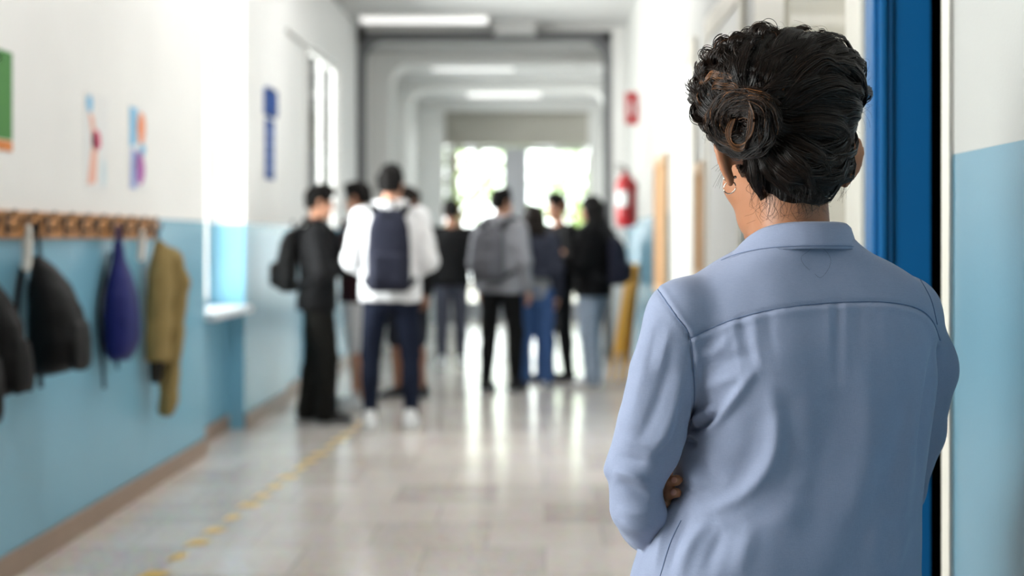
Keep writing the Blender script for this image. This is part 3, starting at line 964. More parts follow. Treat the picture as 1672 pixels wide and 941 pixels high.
# ================================================================== people
M['skin'] = mat('skin_light', (204, 150, 122), 0.5, 0.4, var=0.06, vscale=40, bump=0.08, bscale=500, sub=0.15)
M['skin_tan'] = mat('skin_tan', (148, 102, 78), 0.5, 0.4, var=0.06, vscale=40, bump=0.08, bscale=500, sub=0.15)
M['hair_black'] = mat('black_hair', (13, 10, 9), 0.65, 0.15, var=0.4, vscale=60, bump=0.6, bscale=90, stretch=(1, 1, 0.25))
M['hair_brown'] = mat('dark_brown_hair', (26, 18, 14), 0.6, 0.2, var=0.4, vscale=60, bump=0.6, bscale=90, stretch=(1, 1, 0.25))
M['eye_white'] = mat('eye_white', (225, 222, 218), 0.2, 0.5, var=0.02)
M['iris'] = mat('brown_iris', (50, 32, 22), 0.15, 0.5, var=0.1)
M['lip'] = mat('lip_skin', (170, 98, 88), 0.45, 0.4, var=0.06)
for nm, c in (('c_black', (14, 14, 16)), ('c_maroon', (46, 24, 28)), ('c_white', (232, 232, 234)), ('c_greyhood', (150, 150, 156)), ('c_slate', (54, 57, 70)), ('c_midgrey', (146, 146, 148)), ('c_darkdenim', (17, 24, 42)),
              ('c_blackdenim', (20, 20, 21)), ('c_olive', (24, 23, 20)), ('c_bluedenim', (70, 100, 150)), ('c_lightdenim', (158, 172, 190)), ('c_greyjean', (76, 78, 90)), ('c_lightgrey', (206, 206, 208)), ('c_shortdark', (36, 36, 42))):
    M[nm] = fabric(nm, c)
M['shoe_white'] = mat('white_leather', (232, 232, 232), 0.45, 0.4, var=0.04)
M['shoe_black'] = mat('black_leather', (24, 24, 25), 0.45, 0.4, var=0.1)
M['sole_white'] = mat('white_rubber', (224, 224, 220), 0.6, 0.3, var=0.05)
M['sole_grey'] = mat('grey_rubber', (150, 150, 150), 0.6, 0.3, var=0.05)
M['phone'] = mat('black_glass', (14, 14, 16), 0.12, 0.5)
M['screen'] = mat('dim_screen', (40, 46, 58), 0.1, 0.5)


def unit(v):
    v = np.asarray(v, float)
    return v / (np.linalg.norm(v) + 1e-12)


def hand_sdf(F, wrist, fdir, palm_n, side, s=1.0, curl=0.35, spread=1.0, k=0.006):
    """palm, five separate bent fingers; fdir = towards the fingers, palm_n = the way the palm faces; side +1 right, -1 left hand"""
    f = unit(fdir); n = unit(np.array(palm_n, float) - f * np.dot(palm_n, f)); a = np.cross(f, n) * side     # a = towards the thumb side
    w = np.array(wrist, float)
    P = lambda u, v, z=0.0: w + (f * u + a * v + n * z) * s
    for v, r in ((0.024, 0.0125), (0.008, 0.0135), (-0.008, 0.0130), (-0.022, 0.0115)):
        F.cone(P(0.004, v * 0.55), P(0.085, v * 1.15), r * s * 1.05, r * s, 0.008 * s)
    tips = []
    for i, (v, L, r) in enumerate(((0.030, 0.074, 0.0082), (0.0105, 0.083, 0.0085), (-0.0095, 0.077, 0.0082), (-0.0275, 0.060, 0.0072))):
        p = P(0.083, v * 1.0)
        d = unit(f + a * v * 3.0 * spread)
        ang = curl * (0.75 + 0.12 * i)
        pts = [p]; rr = [r * s]
        for j, fr in enumerate((0.45, 0.31, 0.24)):
            dd = d * math.cos(ang * (j + 0.6)) + n * math.sin(ang * (j + 0.6))
            p = p + dd * L * fr * s
            pts.append(p); rr.append(r * s * (0.94, 0.88, 0.76)[j])
        F.chain(pts, rr, 0.0028 * s)
        tips.append(pts[-1])
    t0 = P(0.022, 0.022, 0.006)
    t1 = P(0.052, 0.047, 0.016 + 0.012 * curl)
    t2 = P(0.080, 0.056, 0.024 + 0.022 * curl)
    t3 = P(0.103, 0.056, 0.030 + 0.034 * curl)
    F.chain([t0, t1, t2, t3], [0.0145 * s, 0.0115 * s, 0.0095 * s, 0.0078 * s], 0.005 * s)
    return tips


def head_sdf(F, c, R, s=1.0, fem=False, k=0.012, ears=True):
    c = np.array(c, float)
    P = lambda x, y, z: c + R @ (np.array([x, y, z]) * s)
    E = lambda p, r, k=k, Q=None, neg=False: F.ell(P(*p), np.array(r) * s, R if Q is None else R @ Q, k * s, neg)
    jw = 0.92 if fem else 1.0
    E((0, -0.012, 0.035), (0.073, 0.092, 0.085))
    E((0, 0.030, -0.022), (0.061 * jw, 0.060, 0.082))
    E((0, 0.045, -0.075), (0.046 * jw, 0.044, 0.034), 0.02)
    E((0.036, 0.058, -0.028), (0.024, 0.024, 0.024), 0.02); E((-0.036, 0.058, -0.028), (0.024, 0.024, 0.024), 0.02)
    F.cone(P(-0.032, 0.076, 0.024), P(0.032, 0.076, 0.024), 0.011 * s, 0.011 * s, 0.012 * s)
    for sx in (-1, 1):
        E((sx * 0.031, 0.101, 0.003), (0.0155, 0.014, 0.0062), 0.006, neg=True)
    F.cone(P(0, 0.090, 0.012), P(0, 0.109, -0.026), 0.0075 * s, 0.0105 * s, 0.008 * s)
    for sx in (-1, 1):
        E((sx * 0.011, 0.100, -0.029), (0.0075, 0.009, 0.007), 0.005)
    F.cone(P(-0.018, 0.088, -0.060), P(0, 0.0965, -0.056), 0.005 * s, 0.0065 * s, 0.005 * s); F.cone(P(0.018, 0.088, -0.060), P(0, 0.0965, -0.056), 0.005 * s, 0.0065 * s, 0.005 * s)
    F.cone(P(-0.015, 0.088, -0.066), P(0.015, 0.088, -0.066), 0.0065 * s, 0.0065 * s, 0.004 * s)
    E((0, 0.082, -0.098), (0.020, 0.016, 0.015), 0.015)
    if ears:
        for sx in (-1, 1):
            Q = Rz(sx * 0.42) @ Rx(-0.18)
            E((sx * 0.078, -0.010, 0.004), (0.0075, 0.019, 0.031), 0.006, Q)
            E((sx * 0.0765, -0.002, -0.024), (0.007, 0.010, 0.012), 0.006, Q)
            E((sx * 0.086, -0.006, 0.002), (0.0055, 0.010, 0.016), 0.004, Q, True)
    return P


def person(name, loc, yaw, H, label, skin='skin', hair='short', hair_m='hair_black', top='c_black', top_kind='hoodie', legs='c_blackdenim', leg_kind='trousers',
           shoe='shoe_black', sole='sole_grey', arms=None, head_yaw=0.0, head_pitch=0.0, stance=0.10, step=0.04, extra=None, fem=False, fit=0.0, hh=0.0075, seed=0, hem_z=None, under=None, hood=None):
    """standing figure; local frame: +y forward, +x to its right, z up, feet at the origin"""
    s = H / 1.75
    root = empty(name, loc, label, 'person', 'students in the corridor', yaw)
    V = lambda x, y, z: np.array([x, y, z]) * s
    sw = 0.165 if fem else 0.182
    arms = arms or {}
    J = {}
    for sx, nm in ((1, 'R'), (-1, 'L')):
        J['sh' + nm] = V(sx * sw, -0.015, 1.405)
        a = arms.get(nm)
        if a is None:
            a = ((sx * (sw + 0.055), -0.035, 1.13), (sx * (sw + 0.06), 0.045, 0.895), (0, 0.15, -1), (-sx, 0, 0), 0.35)
        J['el' + nm] = V(*a[0]); J['wr' + nm] = V(*a[1]); J['hd' + nm] = a[2:]
        J['hip' + nm] = V(sx * 0.088, 0, 0.91)
        st = step * sx
        J['kn' + nm] = V(sx * stance * 0.98, 0.025 + st * 0.6, 0.50)
        J['an' + nm] = V(sx * stance, -0.01 + st, 0.085)
    hc = V(0, 0.015, 1.625)
    R = Rz(head_yaw) @ Rx(head_pitch)
    span = max(0.36 * s, *(abs(J[k][0]) + 0.12 for k in ('elR', 'elL', 'wrR', 'wrL')))
    ymx = max(0.26 * s, *(J[k][1] + 0.20 for k in ('wrR', 'wrL', 'elR', 'elL')))
    lo = (-span, -0.36 * s, -0.02); hi = (span, ymx, H + 0.06)
    # ---- body
    F = Field(lo, hi, hh)
    bw = 0.9 if fem else 1.0
    F.loft(np.array([0.84, 0.92, 1.0, 1.08, 1.2, 1.32, 1.40, 1.45]) * s, 0, np.array([0, -0.01, -0.005, 0, 0, -0.01, -0.02, -0.025]) * s,
           np.array([0.14, 0.165, 0.152, 0.135, 0.15, 0.165, 0.15, 0.07]) * s * bw, np.array([0.085, 0.105, 0.095, 0.088, 0.10, 0.105, 0.085, 0.055]) * s * bw, p=2.3)
    F.cone(V(0, -0.025, 1.40), V(0, -0.005, 1.56), 0.058 * s * (0.86 if fem else 1), 0.052 * s * (0.86 if fem else 1), 0.03)
    for nm in 'RL':
        F.cone(V(0, -0.02, 1.44), J['sh' + nm], 0.045 * s, 0.048 * s, 0.03)
        F.chain([J['sh' + nm], J['el' + nm], J['wr' + nm]], [0.047 * s, 0.037 * s, 0.026 * s], 0.02)
        mid = J['el' + nm] * 0.7 + J['wr' + nm] * 0.3
        F.ell(mid, np.array([0.036, 0.036, 0.036]) * s, None, 0.02)
        F.chain([J['hip' + nm], J['kn' + nm], J['an' + nm]], [0.078 * s, 0.050 * s, 0.036 * s], 0.03)
        F.ell(J['kn' + nm] * 0.68 + J['an' + nm] * 0.32 + V(0, -0.018, 0), np.array([0.046, 0.05, 0.10]) * s, None, 0.03)
        F.chain([J['an' + nm] + V(0, -0.02, -0.03), J['an' + nm] + V(0, 0.10, -0.055)], [0.032 * s, 0.024 * s], 0.02)
        d, pn, cu = J['hd' + nm]
        hand_sdf(F, J['wr' + nm], d, pn, 1 if nm == 'R' else -1, s * 0.98, cu)
    Ph = head_sdf(F, hc, R, s * 0.99, fem)
    body = F.obj('body', M[skin], root)
    for sx in (-1, 1):
        MB().ball(Ph(sx * 0.031, 0.0705, 0.003), 0.0118 * s).obj('eye', M['eye_white'], root, smooth=True)
        c2 = Ph(sx * 0.031, 0.0790, 0.003)
        MB().ball(c2, 0.0052 * s, 10, 8).obj('iris', M['iris'], root, smooth=True)
        MB().tube([Ph(sx * 0.012, 0.0905, 0.027), Ph(sx * 0.03, 0.0875, 0.032), Ph(sx * 0.048, 0.075, 0.026)], [0.003 * s, 0.0035 * s, 0.002 * s], 6).obj('eyebrow', M[hair_m], root, smooth=True)
    MB().tube([Ph(-0.019, 0.0915, -0.062), Ph(-0.008, 0.100, -0.0605), Ph(0.008, 0.100, -0.0605), Ph(0.019, 0.0915, -0.062)], [0.003 * s, 0.005 * s, 0.005 * s, 0.003 * s], 6).obj('lips', M['lip'], root, smooth=True)
    # ---- hair
    F = Field(hc - 0.21 * s - np.array([0, 0, 0.42 * s if hair != 'short' else 0]), hc + 0.24 * s, 0.006)
    E = lambda p, r, k=0.012, neg=False: F.ell(Ph(*p), np.array(r) * s, R, k * s, neg)
    if hair == 'short':
        E((0, -0.014, 0.048), (0.084, 0.102, 0.095)); E((0, -0.03, 0.005), (0.079, 0.083, 0.085)); E((0, 0.03, 0.115), (0.06, 0.06, 0.035), 0.03)
        F.wobble(0.009 * s, 75, seed)
        E((0, 0.10, -0.042), (0.078, 0.075, 0.10), 0.01, True)
        E((0, 0.02, -0.13), (0.12, 0.14, 0.122), 0.01, True)
        for sx in (-1, 1):
            E((sx * 0.09, -0.002, -0.005), (0.03, 0.028, 0.042), 0.005, True)
    else:
        E((0, -0.014, 0.045), (0.086, 0.105, 0.094))
        E((0, -0.055, -0.02), (0.090, 0.072, 0.11), 0.03)
        L = 0.30
        for sx in (-1, -0.35, 0.35, 1):
            F.chain([Ph(sx * 0.055, -0.06, 0.02), Ph(sx * 0.078, -0.085, -0.12), Ph(sx * 0.092, -0.10 + 0.01 * sx, -0.12 - L * 0.55), Ph(sx * 0.075, -0.11, -0.12 - L * (0.85 + 0.1 * sx))],
                    [0.05 * s, 0.048 * s, 0.042 * s, 0.018 * s], 0.03)
        for sx in (-1, 1):
            F.chain([Ph(sx * 0.06, 0.03, 0.09), Ph(sx * 0.086, 0.0, 0.0), Ph(sx * 0.095, -0.02, -0.12), Ph(sx * 0.09, -0.03, -0.24)], [0.028 * s, 0.022 * s, 0.026 * s, 0.012 * s], 0.02)
        F.wobble(0.008 * s, 45, seed)
        E((0, 0.11, -0.03), (0.066, 0.085, 0.105), 0.01, True)
    F.obj('hair', M[hair_m], root)
    # ---- top
    g = {'hoodie': 0.030, 'jacket': 0.034, 'tshirt': 0.016, 'sweater': 0.024}[top_kind] + fit
    hem = {'hoodie': 0.86, 'jacket': 0.84, 'tshirt': 0.86, 'sweater': 0.88}[top_kind] if hem_z is None else hem_z
    F = Field(lo, (hi[0], hi[1], 1.62 * s), hh)
    zt = np.array([hem, hem + 0.03, max(0.98, hem + 0.05), max(1.08, hem + 0.08), 1.2, 1.32, 1.40, 1.455]) * s
    F.loft(zt, 0, np.array([-0.005, -0.01, -0.005, 0, 0, -0.01, -0.02, -0.025]) * s, np.array([0.165, 0.17, 0.165, 0.158, 0.166, 0.175, 0.155, 0.08]) * s * bw + g,
           np.array([0.108, 0.112, 0.105, 0.102, 0.108, 0.108, 0.088, 0.058]) * s * bw + g, p=2.4, caps=0.008)
    for nm in 'RL':
        F.cone(V(0, -0.02, 1.43), J['sh' + nm], 0.048 * s + g * 0.6, 0.050 * s + g * 0.6, 0.03)
        if top_kind == 'tshirt':
            e2 = J['sh' + nm] * 0.35 + J['el' + nm] * 0.65
            F.chain([J['sh' + nm], e2], [0.052 * s + g, 0.052 * s + g], 0.02)
        else:
            w2 = J['wr' + nm] * 0.97 + J['el' + nm] * 0.03
            F.chain([J['sh' + nm], J['el' + nm], w2], [0.051 * s + g * 0.8, 0.043 * s + g * 0.8, 0.034 * s + g * 0.35], 0.02)
    if top_kind == 'hoodie':
        F.chain([V(-0.085, 0.03, 1.47), V(-0.09, -0.05, 1.49), V(0, -0.105, 1.485), V(0.09, -0.05, 1.49), V(0.085, 0.03, 1.47)], [0.028 * s, 0.036 * s, 0.046 * s, 0.036 * s, 0.028 * s], 0.02)
        F.ell(V(0, -0.115, 1.41), V(0.085, 0.04, 0.075), None, 0.03)
    elif top_kind == 'jacket':
        F.chain([V(-0.05, 0.055, 1.46), V(-0.078, 0.0, 1.485), V(0, -0.085, 1.50), V(0.078, 0.0, 1.485), V(0.05, 0.055, 1.46)], [0.016 * s, 0.02 * s, 0.022 * s, 0.02 * s, 0.016 * s], 0.015)
    F.wobble(0.005, 22, seed + 10)
    F.cone(V(0, -0.01, 1.44), V(0, 0.02, 1.7), 0.062 * s, 0.085 * s, 0.004, True)       # neck opening
    tob = F.obj({'tshirt': 'tshirt', 'hoodie': 'hoodie', 'jacket': 'jacket', 'sweater': 'sweater'}[top_kind], M[top], root)
    if under:
        F = Field(lo, (hi[0], hi[1], 1.30 * s), hh)
        F.loft(np.array([0.86, 0.90, 0.98, 1.08, 1.2]) * s, 0, np.array([-0.005, -0.01, -0.005, 0, 0]) * s, np.array([0.165, 0.17, 0.165, 0.158, 0.160]) * s * bw + 0.020,
               np.array([0.108, 0.112, 0.105, 0.102, 0.104]) * s * bw + 0.018, p=2.4, caps=0.008)
        F.wobble(0.004, 24, seed + 30).obj('undershirt', M[under], root)
    if hood:
        F = Field(V(-0.2, -0.25, 1.34), V(0.2, 0.2, 1.58), hh)
        F.chain([V(-0.06, 0.09, 1.44), V(-0.085, 0.02, 1.47), V(-0.085, -0.05, 1.485), V(0, -0.105, 1.475), V(0.085, -0.05, 1.485), V(0.085, 0.02, 1.47), V(0.06, 0.09, 1.44)], [0.034 * s, 0.034 * s, 0.036 * s, 0.046 * s, 0.036 * s, 0.034 * s, 0.034 * s], 0.02)
        F.ell(V(0, 0.115, 1.415), V(0.06, 0.03, 0.06), None, 0.03)
        F.wobble(0.004, 30, seed).obj('hood', M[hood], root)
    # ---- trousers / shorts
    F = Field((lo[0], lo[1], 0.0), (hi[0], 0.3, 1.06 * s), hh)
    lg = 0.016 + (0.012 if leg_kind == 'wide' else 0.0)
    F.loft(np.array([0.80, 0.86, 0.92, 1.0, 1.03]) * s, 0, np.array([0, -0.01, -0.012, -0.005, -0.005]) * s, np.array([0.155, 0.172, 0.176, 0.165, 0.16]) * s * bw + 0.008, np.array([0.09, 0.11, 0.116, 0.105, 0.10]) * s * bw + 0.008, p=2.3, caps=0.01)
    for nm in 'RL':
        if leg_kind == 'shorts':
            e2 = J['kn' + nm] * 0.97 + J['hip' + nm] * 0.03
            F.chain([J['hip' + nm], e2], [0.090 * s + lg, 0.068 * s + lg], 0.02)
        else:
            ra = {'wide': 0.062, 'trousers': 0.042, 'slim': 0.036}[leg_kind]
            F.chain([J['hip' + nm], J['kn' + nm], J['an' + nm] + V(0, 0, 0.005)], [0.086 * s + lg * 0.8, 0.058 * s + lg * (0.6 if leg_kind == 'slim' else 1), ra * s + lg * 0.7], 0.02)
            F.ell(J['kn' + nm] * 0.66 + J['an' + nm] * 0.34 + V(0, -0.016, 0), V(0.058, 0.062, 0.12), None, 0.03)
    F.wobble(0.004, 24, seed + 20)
    F.obj('shorts' if leg_kind == 'shorts' else 'trousers', M[legs], root)
    # ---- shoes
    for nm in 'RL':
        a = J['an' + nm]; sx = 1 if nm == 'R' else -1
        F = Field(a + V(-0.09, -0.12, -0.10), a + V(0.09, 0.24, 0.06), 0.0055)
        yw = Rz(-sx * 0.12)
        Q = lambda x, y, z: np.array([a[0], a[1], 0]) + yw @ (np.array([x, y, z]) * s)
        F.chain([Q(0, -0.045, 0.055), Q(0, 0.03, 0.058), Q(0, 0.11, 0.045), Q(0, 0.165, 0.040)], [0.040 * s, 0.043 * s, 0.041 * s, 0.033 * s], 0.02)
        F.cone(Q(0, -0.02, 0.06), Q(0, -0.018, 0.115), 0.045 * s, 0.042 * s, 0.02)
        F.cut(2, 0.018, True)
        so = F.obj('shoe', M[shoe], root)
        F = Field(a + V(-0.09, -0.13, -0.10), a + V(0.09, 0.25, -0.03), 0.005)
        F.loft(np.array([0.003, 0.010, 0.026]) * s, Q(0, 0.058, 0)[0], Q(0, 0.058, 0)[1], np.array([0.047, 0.050, 0.047]) * s, np.array([0.142, 0.148, 0.143]) * s, yaw=-sx * 0.12, p=2.8, caps=0.003)
        F.obj('sole', M[sole], so)
    return root, J, V, s, Ph


def worn_backpack(loc, yaw, s, m, label, w=0.30, d=0.15, h=0.46, zc=1.20, one=0, dy=0.0):
    """backpack on a back; same local frame as the person carrying it"""
    e = empty('backpack', loc, label, 'backpack', None, yaw)
    y0 = -0.150 * s - dy
    F = Field((-w, y0 - d - 0.12, 0.7), (w, 0.30, 1.66), 0.0075)
    z0 = zc * s - h / 2
    zs = z0 + np.array([0.0, 0.04, 0.2, 0.5, 0.78, 0.94, 1.0]) * h
    aw = np.array([0.85, 0.97, 1.0, 1.0, 0.92, 0.7, 0.4]) * w / 2
    dd = np.array([0.75, 0.95, 1.0, 0.95, 0.8, 0.55, 0.3]) * d / 2
    F.loft(zs, 0, y0 - dd, aw, dd, p=3.0, caps=0.012)
    F.box((0, y0 - d - 0.005, z0 + h * 0.27), (w * 0.36, 0.035, h * 0.19), None, 0.03, 0.015)
    F.wobble(0.003, 22, 1)
    F.obj('body', M[m], e)
    MB().tube(catmull([(-0.03, y0 - 0.03, z0 + h * 0.985), (-0.028, y0 - 0.03, z0 + h + 0.045), (0.028, y0 - 0.03, z0 + h + 0.045), (0.03, y0 - 0.03, z0 + h * 0.985)], 14), 0.009, 8).obj('handle', M['strap'], e, smooth=True)
    zp = [(x * w * 0.44, y0 - d * 0.62 * (0.55 + 0.45 * math.cos(x * 1.2)), z0 + h * (0.62 + 0.30 * math.cos(x * PI / 2))) for x in np.linspace(-1, 1, 21)]
    MB().tube(zp, 0.006, 6).obj('zip', M['strap'], e, smooth=True)
    for sx in ((-1, 1) if not one else (one,)):
        pts = [(sx * 0.08, y0 - 0.005, z0 + h * 0.93), (sx * 0.10, -0.12 * s, 1.475 * s), (sx * 0.112, -0.01, 1.512 * s), (sx * 0.12, 0.12 * s, 1.42 * s), (sx * 0.13, 0.155 * s, 1.28 * s), (sx * 0.175, 0.06, 1.10 * s), (sx * 0.16, y0 * 0.85, z0 + 0.06), (sx * 0.11, y0 - 0.01, z0 + 0.03)]
        c = catmull(pts, 40)
        v, f = [], []
        for i, p in enumerate(c):
            wd = 0.034 if i < 22 else 0.016
            t = unit(c[min(i + 1, 39)] - c[max(i - 1, 0)])
            out = unit(np.array([p[0] * 0.3, p[1], 0.0]) + np.array([0, 0, 0.9 * max(0, (p[2] - 1.38 * s)) * 8]))
            b = unit(np.cross(t, out)); o_ = np.cross(b, t)
            for q in (b * wd + o_ * 0.006, b * wd - o_ * 0.006, -b * wd - o_ * 0.006, -b * wd + o_ * 0.006):
                v.append(p + q)
        for i in range(39):
            for j in range(4):
                f.append([i * 4 + j, i * 4 + (j + 1) % 4, (i + 1) * 4 + (j + 1) % 4, (i + 1) * 4 + j])
        f += [[0, 1, 2, 3], [159, 158, 157, 156]]
        mesh_np('shoulder_strap', v, f, M['strap'], e)
    return e


# arms: nm -> (elbow, wrist, finger direction, palm normal, curl), in units of a 1.75 m figure
def held(sx, ex=0.27, ey=-0.04, ez=1.13, wx=0.10, wy=0.24, wz=1.12, d=(0, 1, 0.3), n=None, cu=0.6):
    return ((sx * ex, ey, ez), (sx * wx, wy, wz), (-sx * 0.5, d[1], d[2]), n or (-sx * 0.4, 0, 1), cu)
def phone(loc, yaw, J, V, label, at):
    e = empty('phone', loc, label, 'phone', None, yaw)
    Rm = Matrix.Translation(Vector(at)) @ Matrix.Rotation(0.7, 4, 'X')
    MB().box((-0.036, -0.073, -0.004), (0.036, 0.073, 0.004), 0.003, 2, Rm).obj('body', M['phone'], e, smooth=False)
    MB().box((-0.032, -0.068, 0.0042), (0.032, 0.068, 0.0052), 0.0, 2, Rm).obj('screen', M['screen'], e)

ps = lambda px, feet: ((px - VPX) * (CAMZ / (feet - VPY)), CAMZ * FPX / (feet - VPY), 0.0)

# 1 boy in black, side on, at the left wall
loc = ps(519, 692)
person('student', loc, -1.35, 1.665, 'boy in black jacket and dark trousers standing side on nearest the left wall', top='c_black', top_kind='jacket', legs='c_olive', leg_kind='wide', seed=1,
       arms={'R': held(1, 0.25, 0.02, 1.12, 0.05, 0.27, 1.17), 'L': held(-1, 0.25, 0.0, 1.12, 0.06, 0.25, 1.13)}, head_pitch=-0.15, stance=0.09, step=0.06)
worn_backpack(loc, -1.35, 0.951, 'bag_black2', 'black backpack worn by the boy in black by the left wall', 0.30, 0.15, 0.44, 1.21)
# 2 boy facing him
loc = (-1.40, 10.75, 0)
person('student', loc, 1.25, 1.715, 'boy in maroon jacket with white hood and grey shorts, facing the boy in black', hood='c_white', skin='skin', top='c_maroon', top_kind='jacket', legs='c_lightgrey', leg_kind='shorts', shoe='shoe_white', sole='sole_white', seed=2,
       arms={'R': held(1, 0.24, 0.05, 1.14, 0.07, 0.26, 1.19), 'L': held(-1, 0.24, 0.02, 1.13, 0.05, 0.26, 1.12)}, head_pitch=-0.2, stance=0.11, step=0.09)
# 3 boy in white hoodie
loc = ps(638, 703)
person('student', loc, 0.05, 1.785, 'boy in white hoodie and dark jeans seen from behind, wearing the navy backpack', top='c_white', top_kind='hoodie', legs='c_darkdenim', leg_kind='slim', shoe='shoe_white', sole='sole_white', seed=3,
       arms={'R': ((0.245, -0.03, 1.13), (0.13, 0.19, 1.02), (-0.7, 0.6, 0.1), (-0.3, -0.9, 0), 0.5), 'L': ((-0.245, -0.03, 1.13), (-0.13, 0.19, 1.02), (0.7, 0.6, 0.1), (0.3, -0.9, 0), 0.5)}, stance=0.135, step=0.03, head_yaw=-0.15, fit=0.008)
worn_backpack(loc, 0.05, 1.02, 'bag_navy', 'slate navy backpack with dark straps worn over the white hoodie', 0.29, 0.15, 0.55, 1.20, dy=0.03)
# 4 boy partly hidden behind him
person('student', (-1.10, 11.5, 0), 2.5, 1.70, 'student in black top and dark shorts, mostly hidden behind the white hoodie', skin='skin_tan', top='c_black', top_kind='sweater', legs='c_shortdark', leg_kind='shorts', seed=4, hair_m='hair_brown')
# 5 farthest boy
person('student', ps(737, 601), 0.1, 1.68, 'boy in black shirt and grey jeans, farthest back, left of the lit door glass', skin='skin_tan', top='c_black', top_kind='tshirt', legs='c_greyjean', leg_kind='trousers', shoe='shoe_white', sole='sole_white', seed=5, fit=0.012)
# 6 boy in grey hoodie
loc = ps(818, 641)
person('student', loc, -0.45, 1.715, 'boy in light grey hoodie and black trousers in the middle of the corridor', top='c_greyhood', top_kind='hoodie', legs='c_blackdenim', leg_kind='trousers', shoe='shoe_black', seed=6, head_yaw=-0.35, stance=0.12)
worn_backpack(loc, -0.45, 0.98, 'bag_grey', 'grey backpack worn by the boy in light grey hoodie', 0.29, 0.14, 0.46, 1.20, dy=0.03)
# 7 girl in blue jeans
person('student', (-0.10, 12.35, 0), -0.1, 1.59, 'girl with loose dark hair, slate jacket over grey top and blue jeans, from behind', hem_z=1.06, under='c_midgrey', fit=0.012, fem=True, hair='long', hair_m='hair_brown', top='c_slate', top_kind='jacket', legs='c_bluedenim', leg_kind='wide', shoe='shoe_white', sole='sole_white', seed=7, stance=0.10, hh=0.0075)
# 8 boy in black behind the girls
person('student', (0.115, 12.95, 0), 2.2, 1.70, 'boy in black shirt and trousers facing us between the two long-haired girls', top='c_black', top_kind='sweater', legs='c_blackdenim', leg_kind='trousers', seed=8, head_pitch=-0.1,
       arms={'R': held(1, 0.24, 0.02, 1.12, 0.08, 0.24, 1.12), 'L': held(-1, 0.24, 0.02, 1.12, 0.06, 0.25, 1.16)})
# 9 girl in black puffer jacket
loc = (0.415, 12.45, 0)
_, J, V, s9, _ = person('student', loc, 1.15, 1.67, 'girl with long dark hair, black jacket and light jeans beside the right wall', fem=True, hair='long', hair_m='hair_black', top='c_black', top_kind='jacket', legs='c_lightdenim', leg_kind='wide', shoe='shoe_white', sole='sole_white', seed=9, fit=0.022,
       arms={'R': held(1, 0.24, 0.03, 1.13, 0.06, 0.27, 1.19), 'L': held(-1, 0.24, 0.03, 1.13, 0.07, 0.26, 1.17)})
worn_backpack(loc, 1.15, 0.955, 'bag_navy', 'dark navy backpack worn by the long-haired girl in the black jacket', 0.28, 0.13, 0.42, 1.16, dy=0.035)
# ================================================================== the woman in front
M['w_skin'] = mat('warm_brown_skin', (164, 112, 82), 0.45, 0.4, var=0.07, vscale=60, bump=0.12, bscale=900, sub=0.2)
M['nail'] = mat('nail', (206, 150, 128), 0.25, 0.5, var=0.03)
M['gold'] = mat('silver_earring', (214, 206, 196), 0.2, 0.5, metal=1.0, var=0.03)
M['w_trousers'] = fabric('dark_trousers', (44, 46, 58))


def chambray(name, c1, c2):
    m = bpy.data.materials.new(name)
    m.use_nodes = True
    nt = m.node_tree
    b = nt.nodes['Principled BSDF']
    b.inputs['Roughness'].default_value = 0.82
    b.inputs['Specular IOR Level'].default_value = 0.25
    b.inputs['Sheen Weight'].default_value = 0.12
    b.inputs['Sheen Roughness'].default_value = 0.4
    tc = nd(nt, 'ShaderNodeTexCoord')
    res = []
    for sc, det in (((150, 150, 1500), 3), ((1500, 1500, 120), 3), ((30, 30, 8), 4)):
        mp = nd(nt, 'ShaderNodeMapping'); mp.inputs['Scale'].default_value = sc
        nt.links.new(tc.outputs['Object'], mp.inputs[0])
        nz = nd(nt, 'ShaderNodeTexNoise'); nz.inputs['Scale'].default_value = 1.0; nz.inputs['Detail'].default_value = det
        nt.links.new(mp.outputs[0], nz.inputs['Vector'])
        res.append(nz)
    ad = nd(nt, 'ShaderNodeMath', operation='ADD')
    nt.links.new(res[0].outputs['Fac'], ad.inputs[0]); nt.links.new(res[1].outputs['Fac'], ad.inputs[1])
    hf = nd(nt, 'ShaderNodeMath', operation='MULTIPLY'); hf.inputs[1].default_value = 0.36
    nt.links.new(ad.outputs[0], hf.inputs[0])
    a2 = nd(nt, 'ShaderNodeMath', operation='MULTIPLY_ADD'); a2.inputs[1].default_value = 0.28
    nt.links.new(res[2].outputs['Fac'], a2.inputs[0]); nt.links.new(hf.outputs[0], a2.inputs[2])
    mx = nd(nt, 'ShaderNodeMix', data_type='RGBA')
    mx.inputs['A'].default_value = rgb(*c1); mx.inputs['B'].default_value = rgb(*c2)
    nt.links.new(a2.outputs[0], mx.inputs['Factor'])
    nt.links.new(mx.outputs['Result'], b.inputs['Base Color'])
    bp = nd(nt, 'ShaderNodeBump'); bp.inputs['Strength'].default_value = 0.22; bp.inputs['Distance'].default_value = 0.0015
    nt.links.new(ad.outputs[0], bp.inputs['Height'])
    nt.links.new(bp.outputs[0], b.inputs['Normal'])
    return m


M['shirt'] = chambray('blue_chambray', (118, 126, 149), (152, 160, 184))
M['thread'] = fabric('shirt_thread', (100, 114, 142))


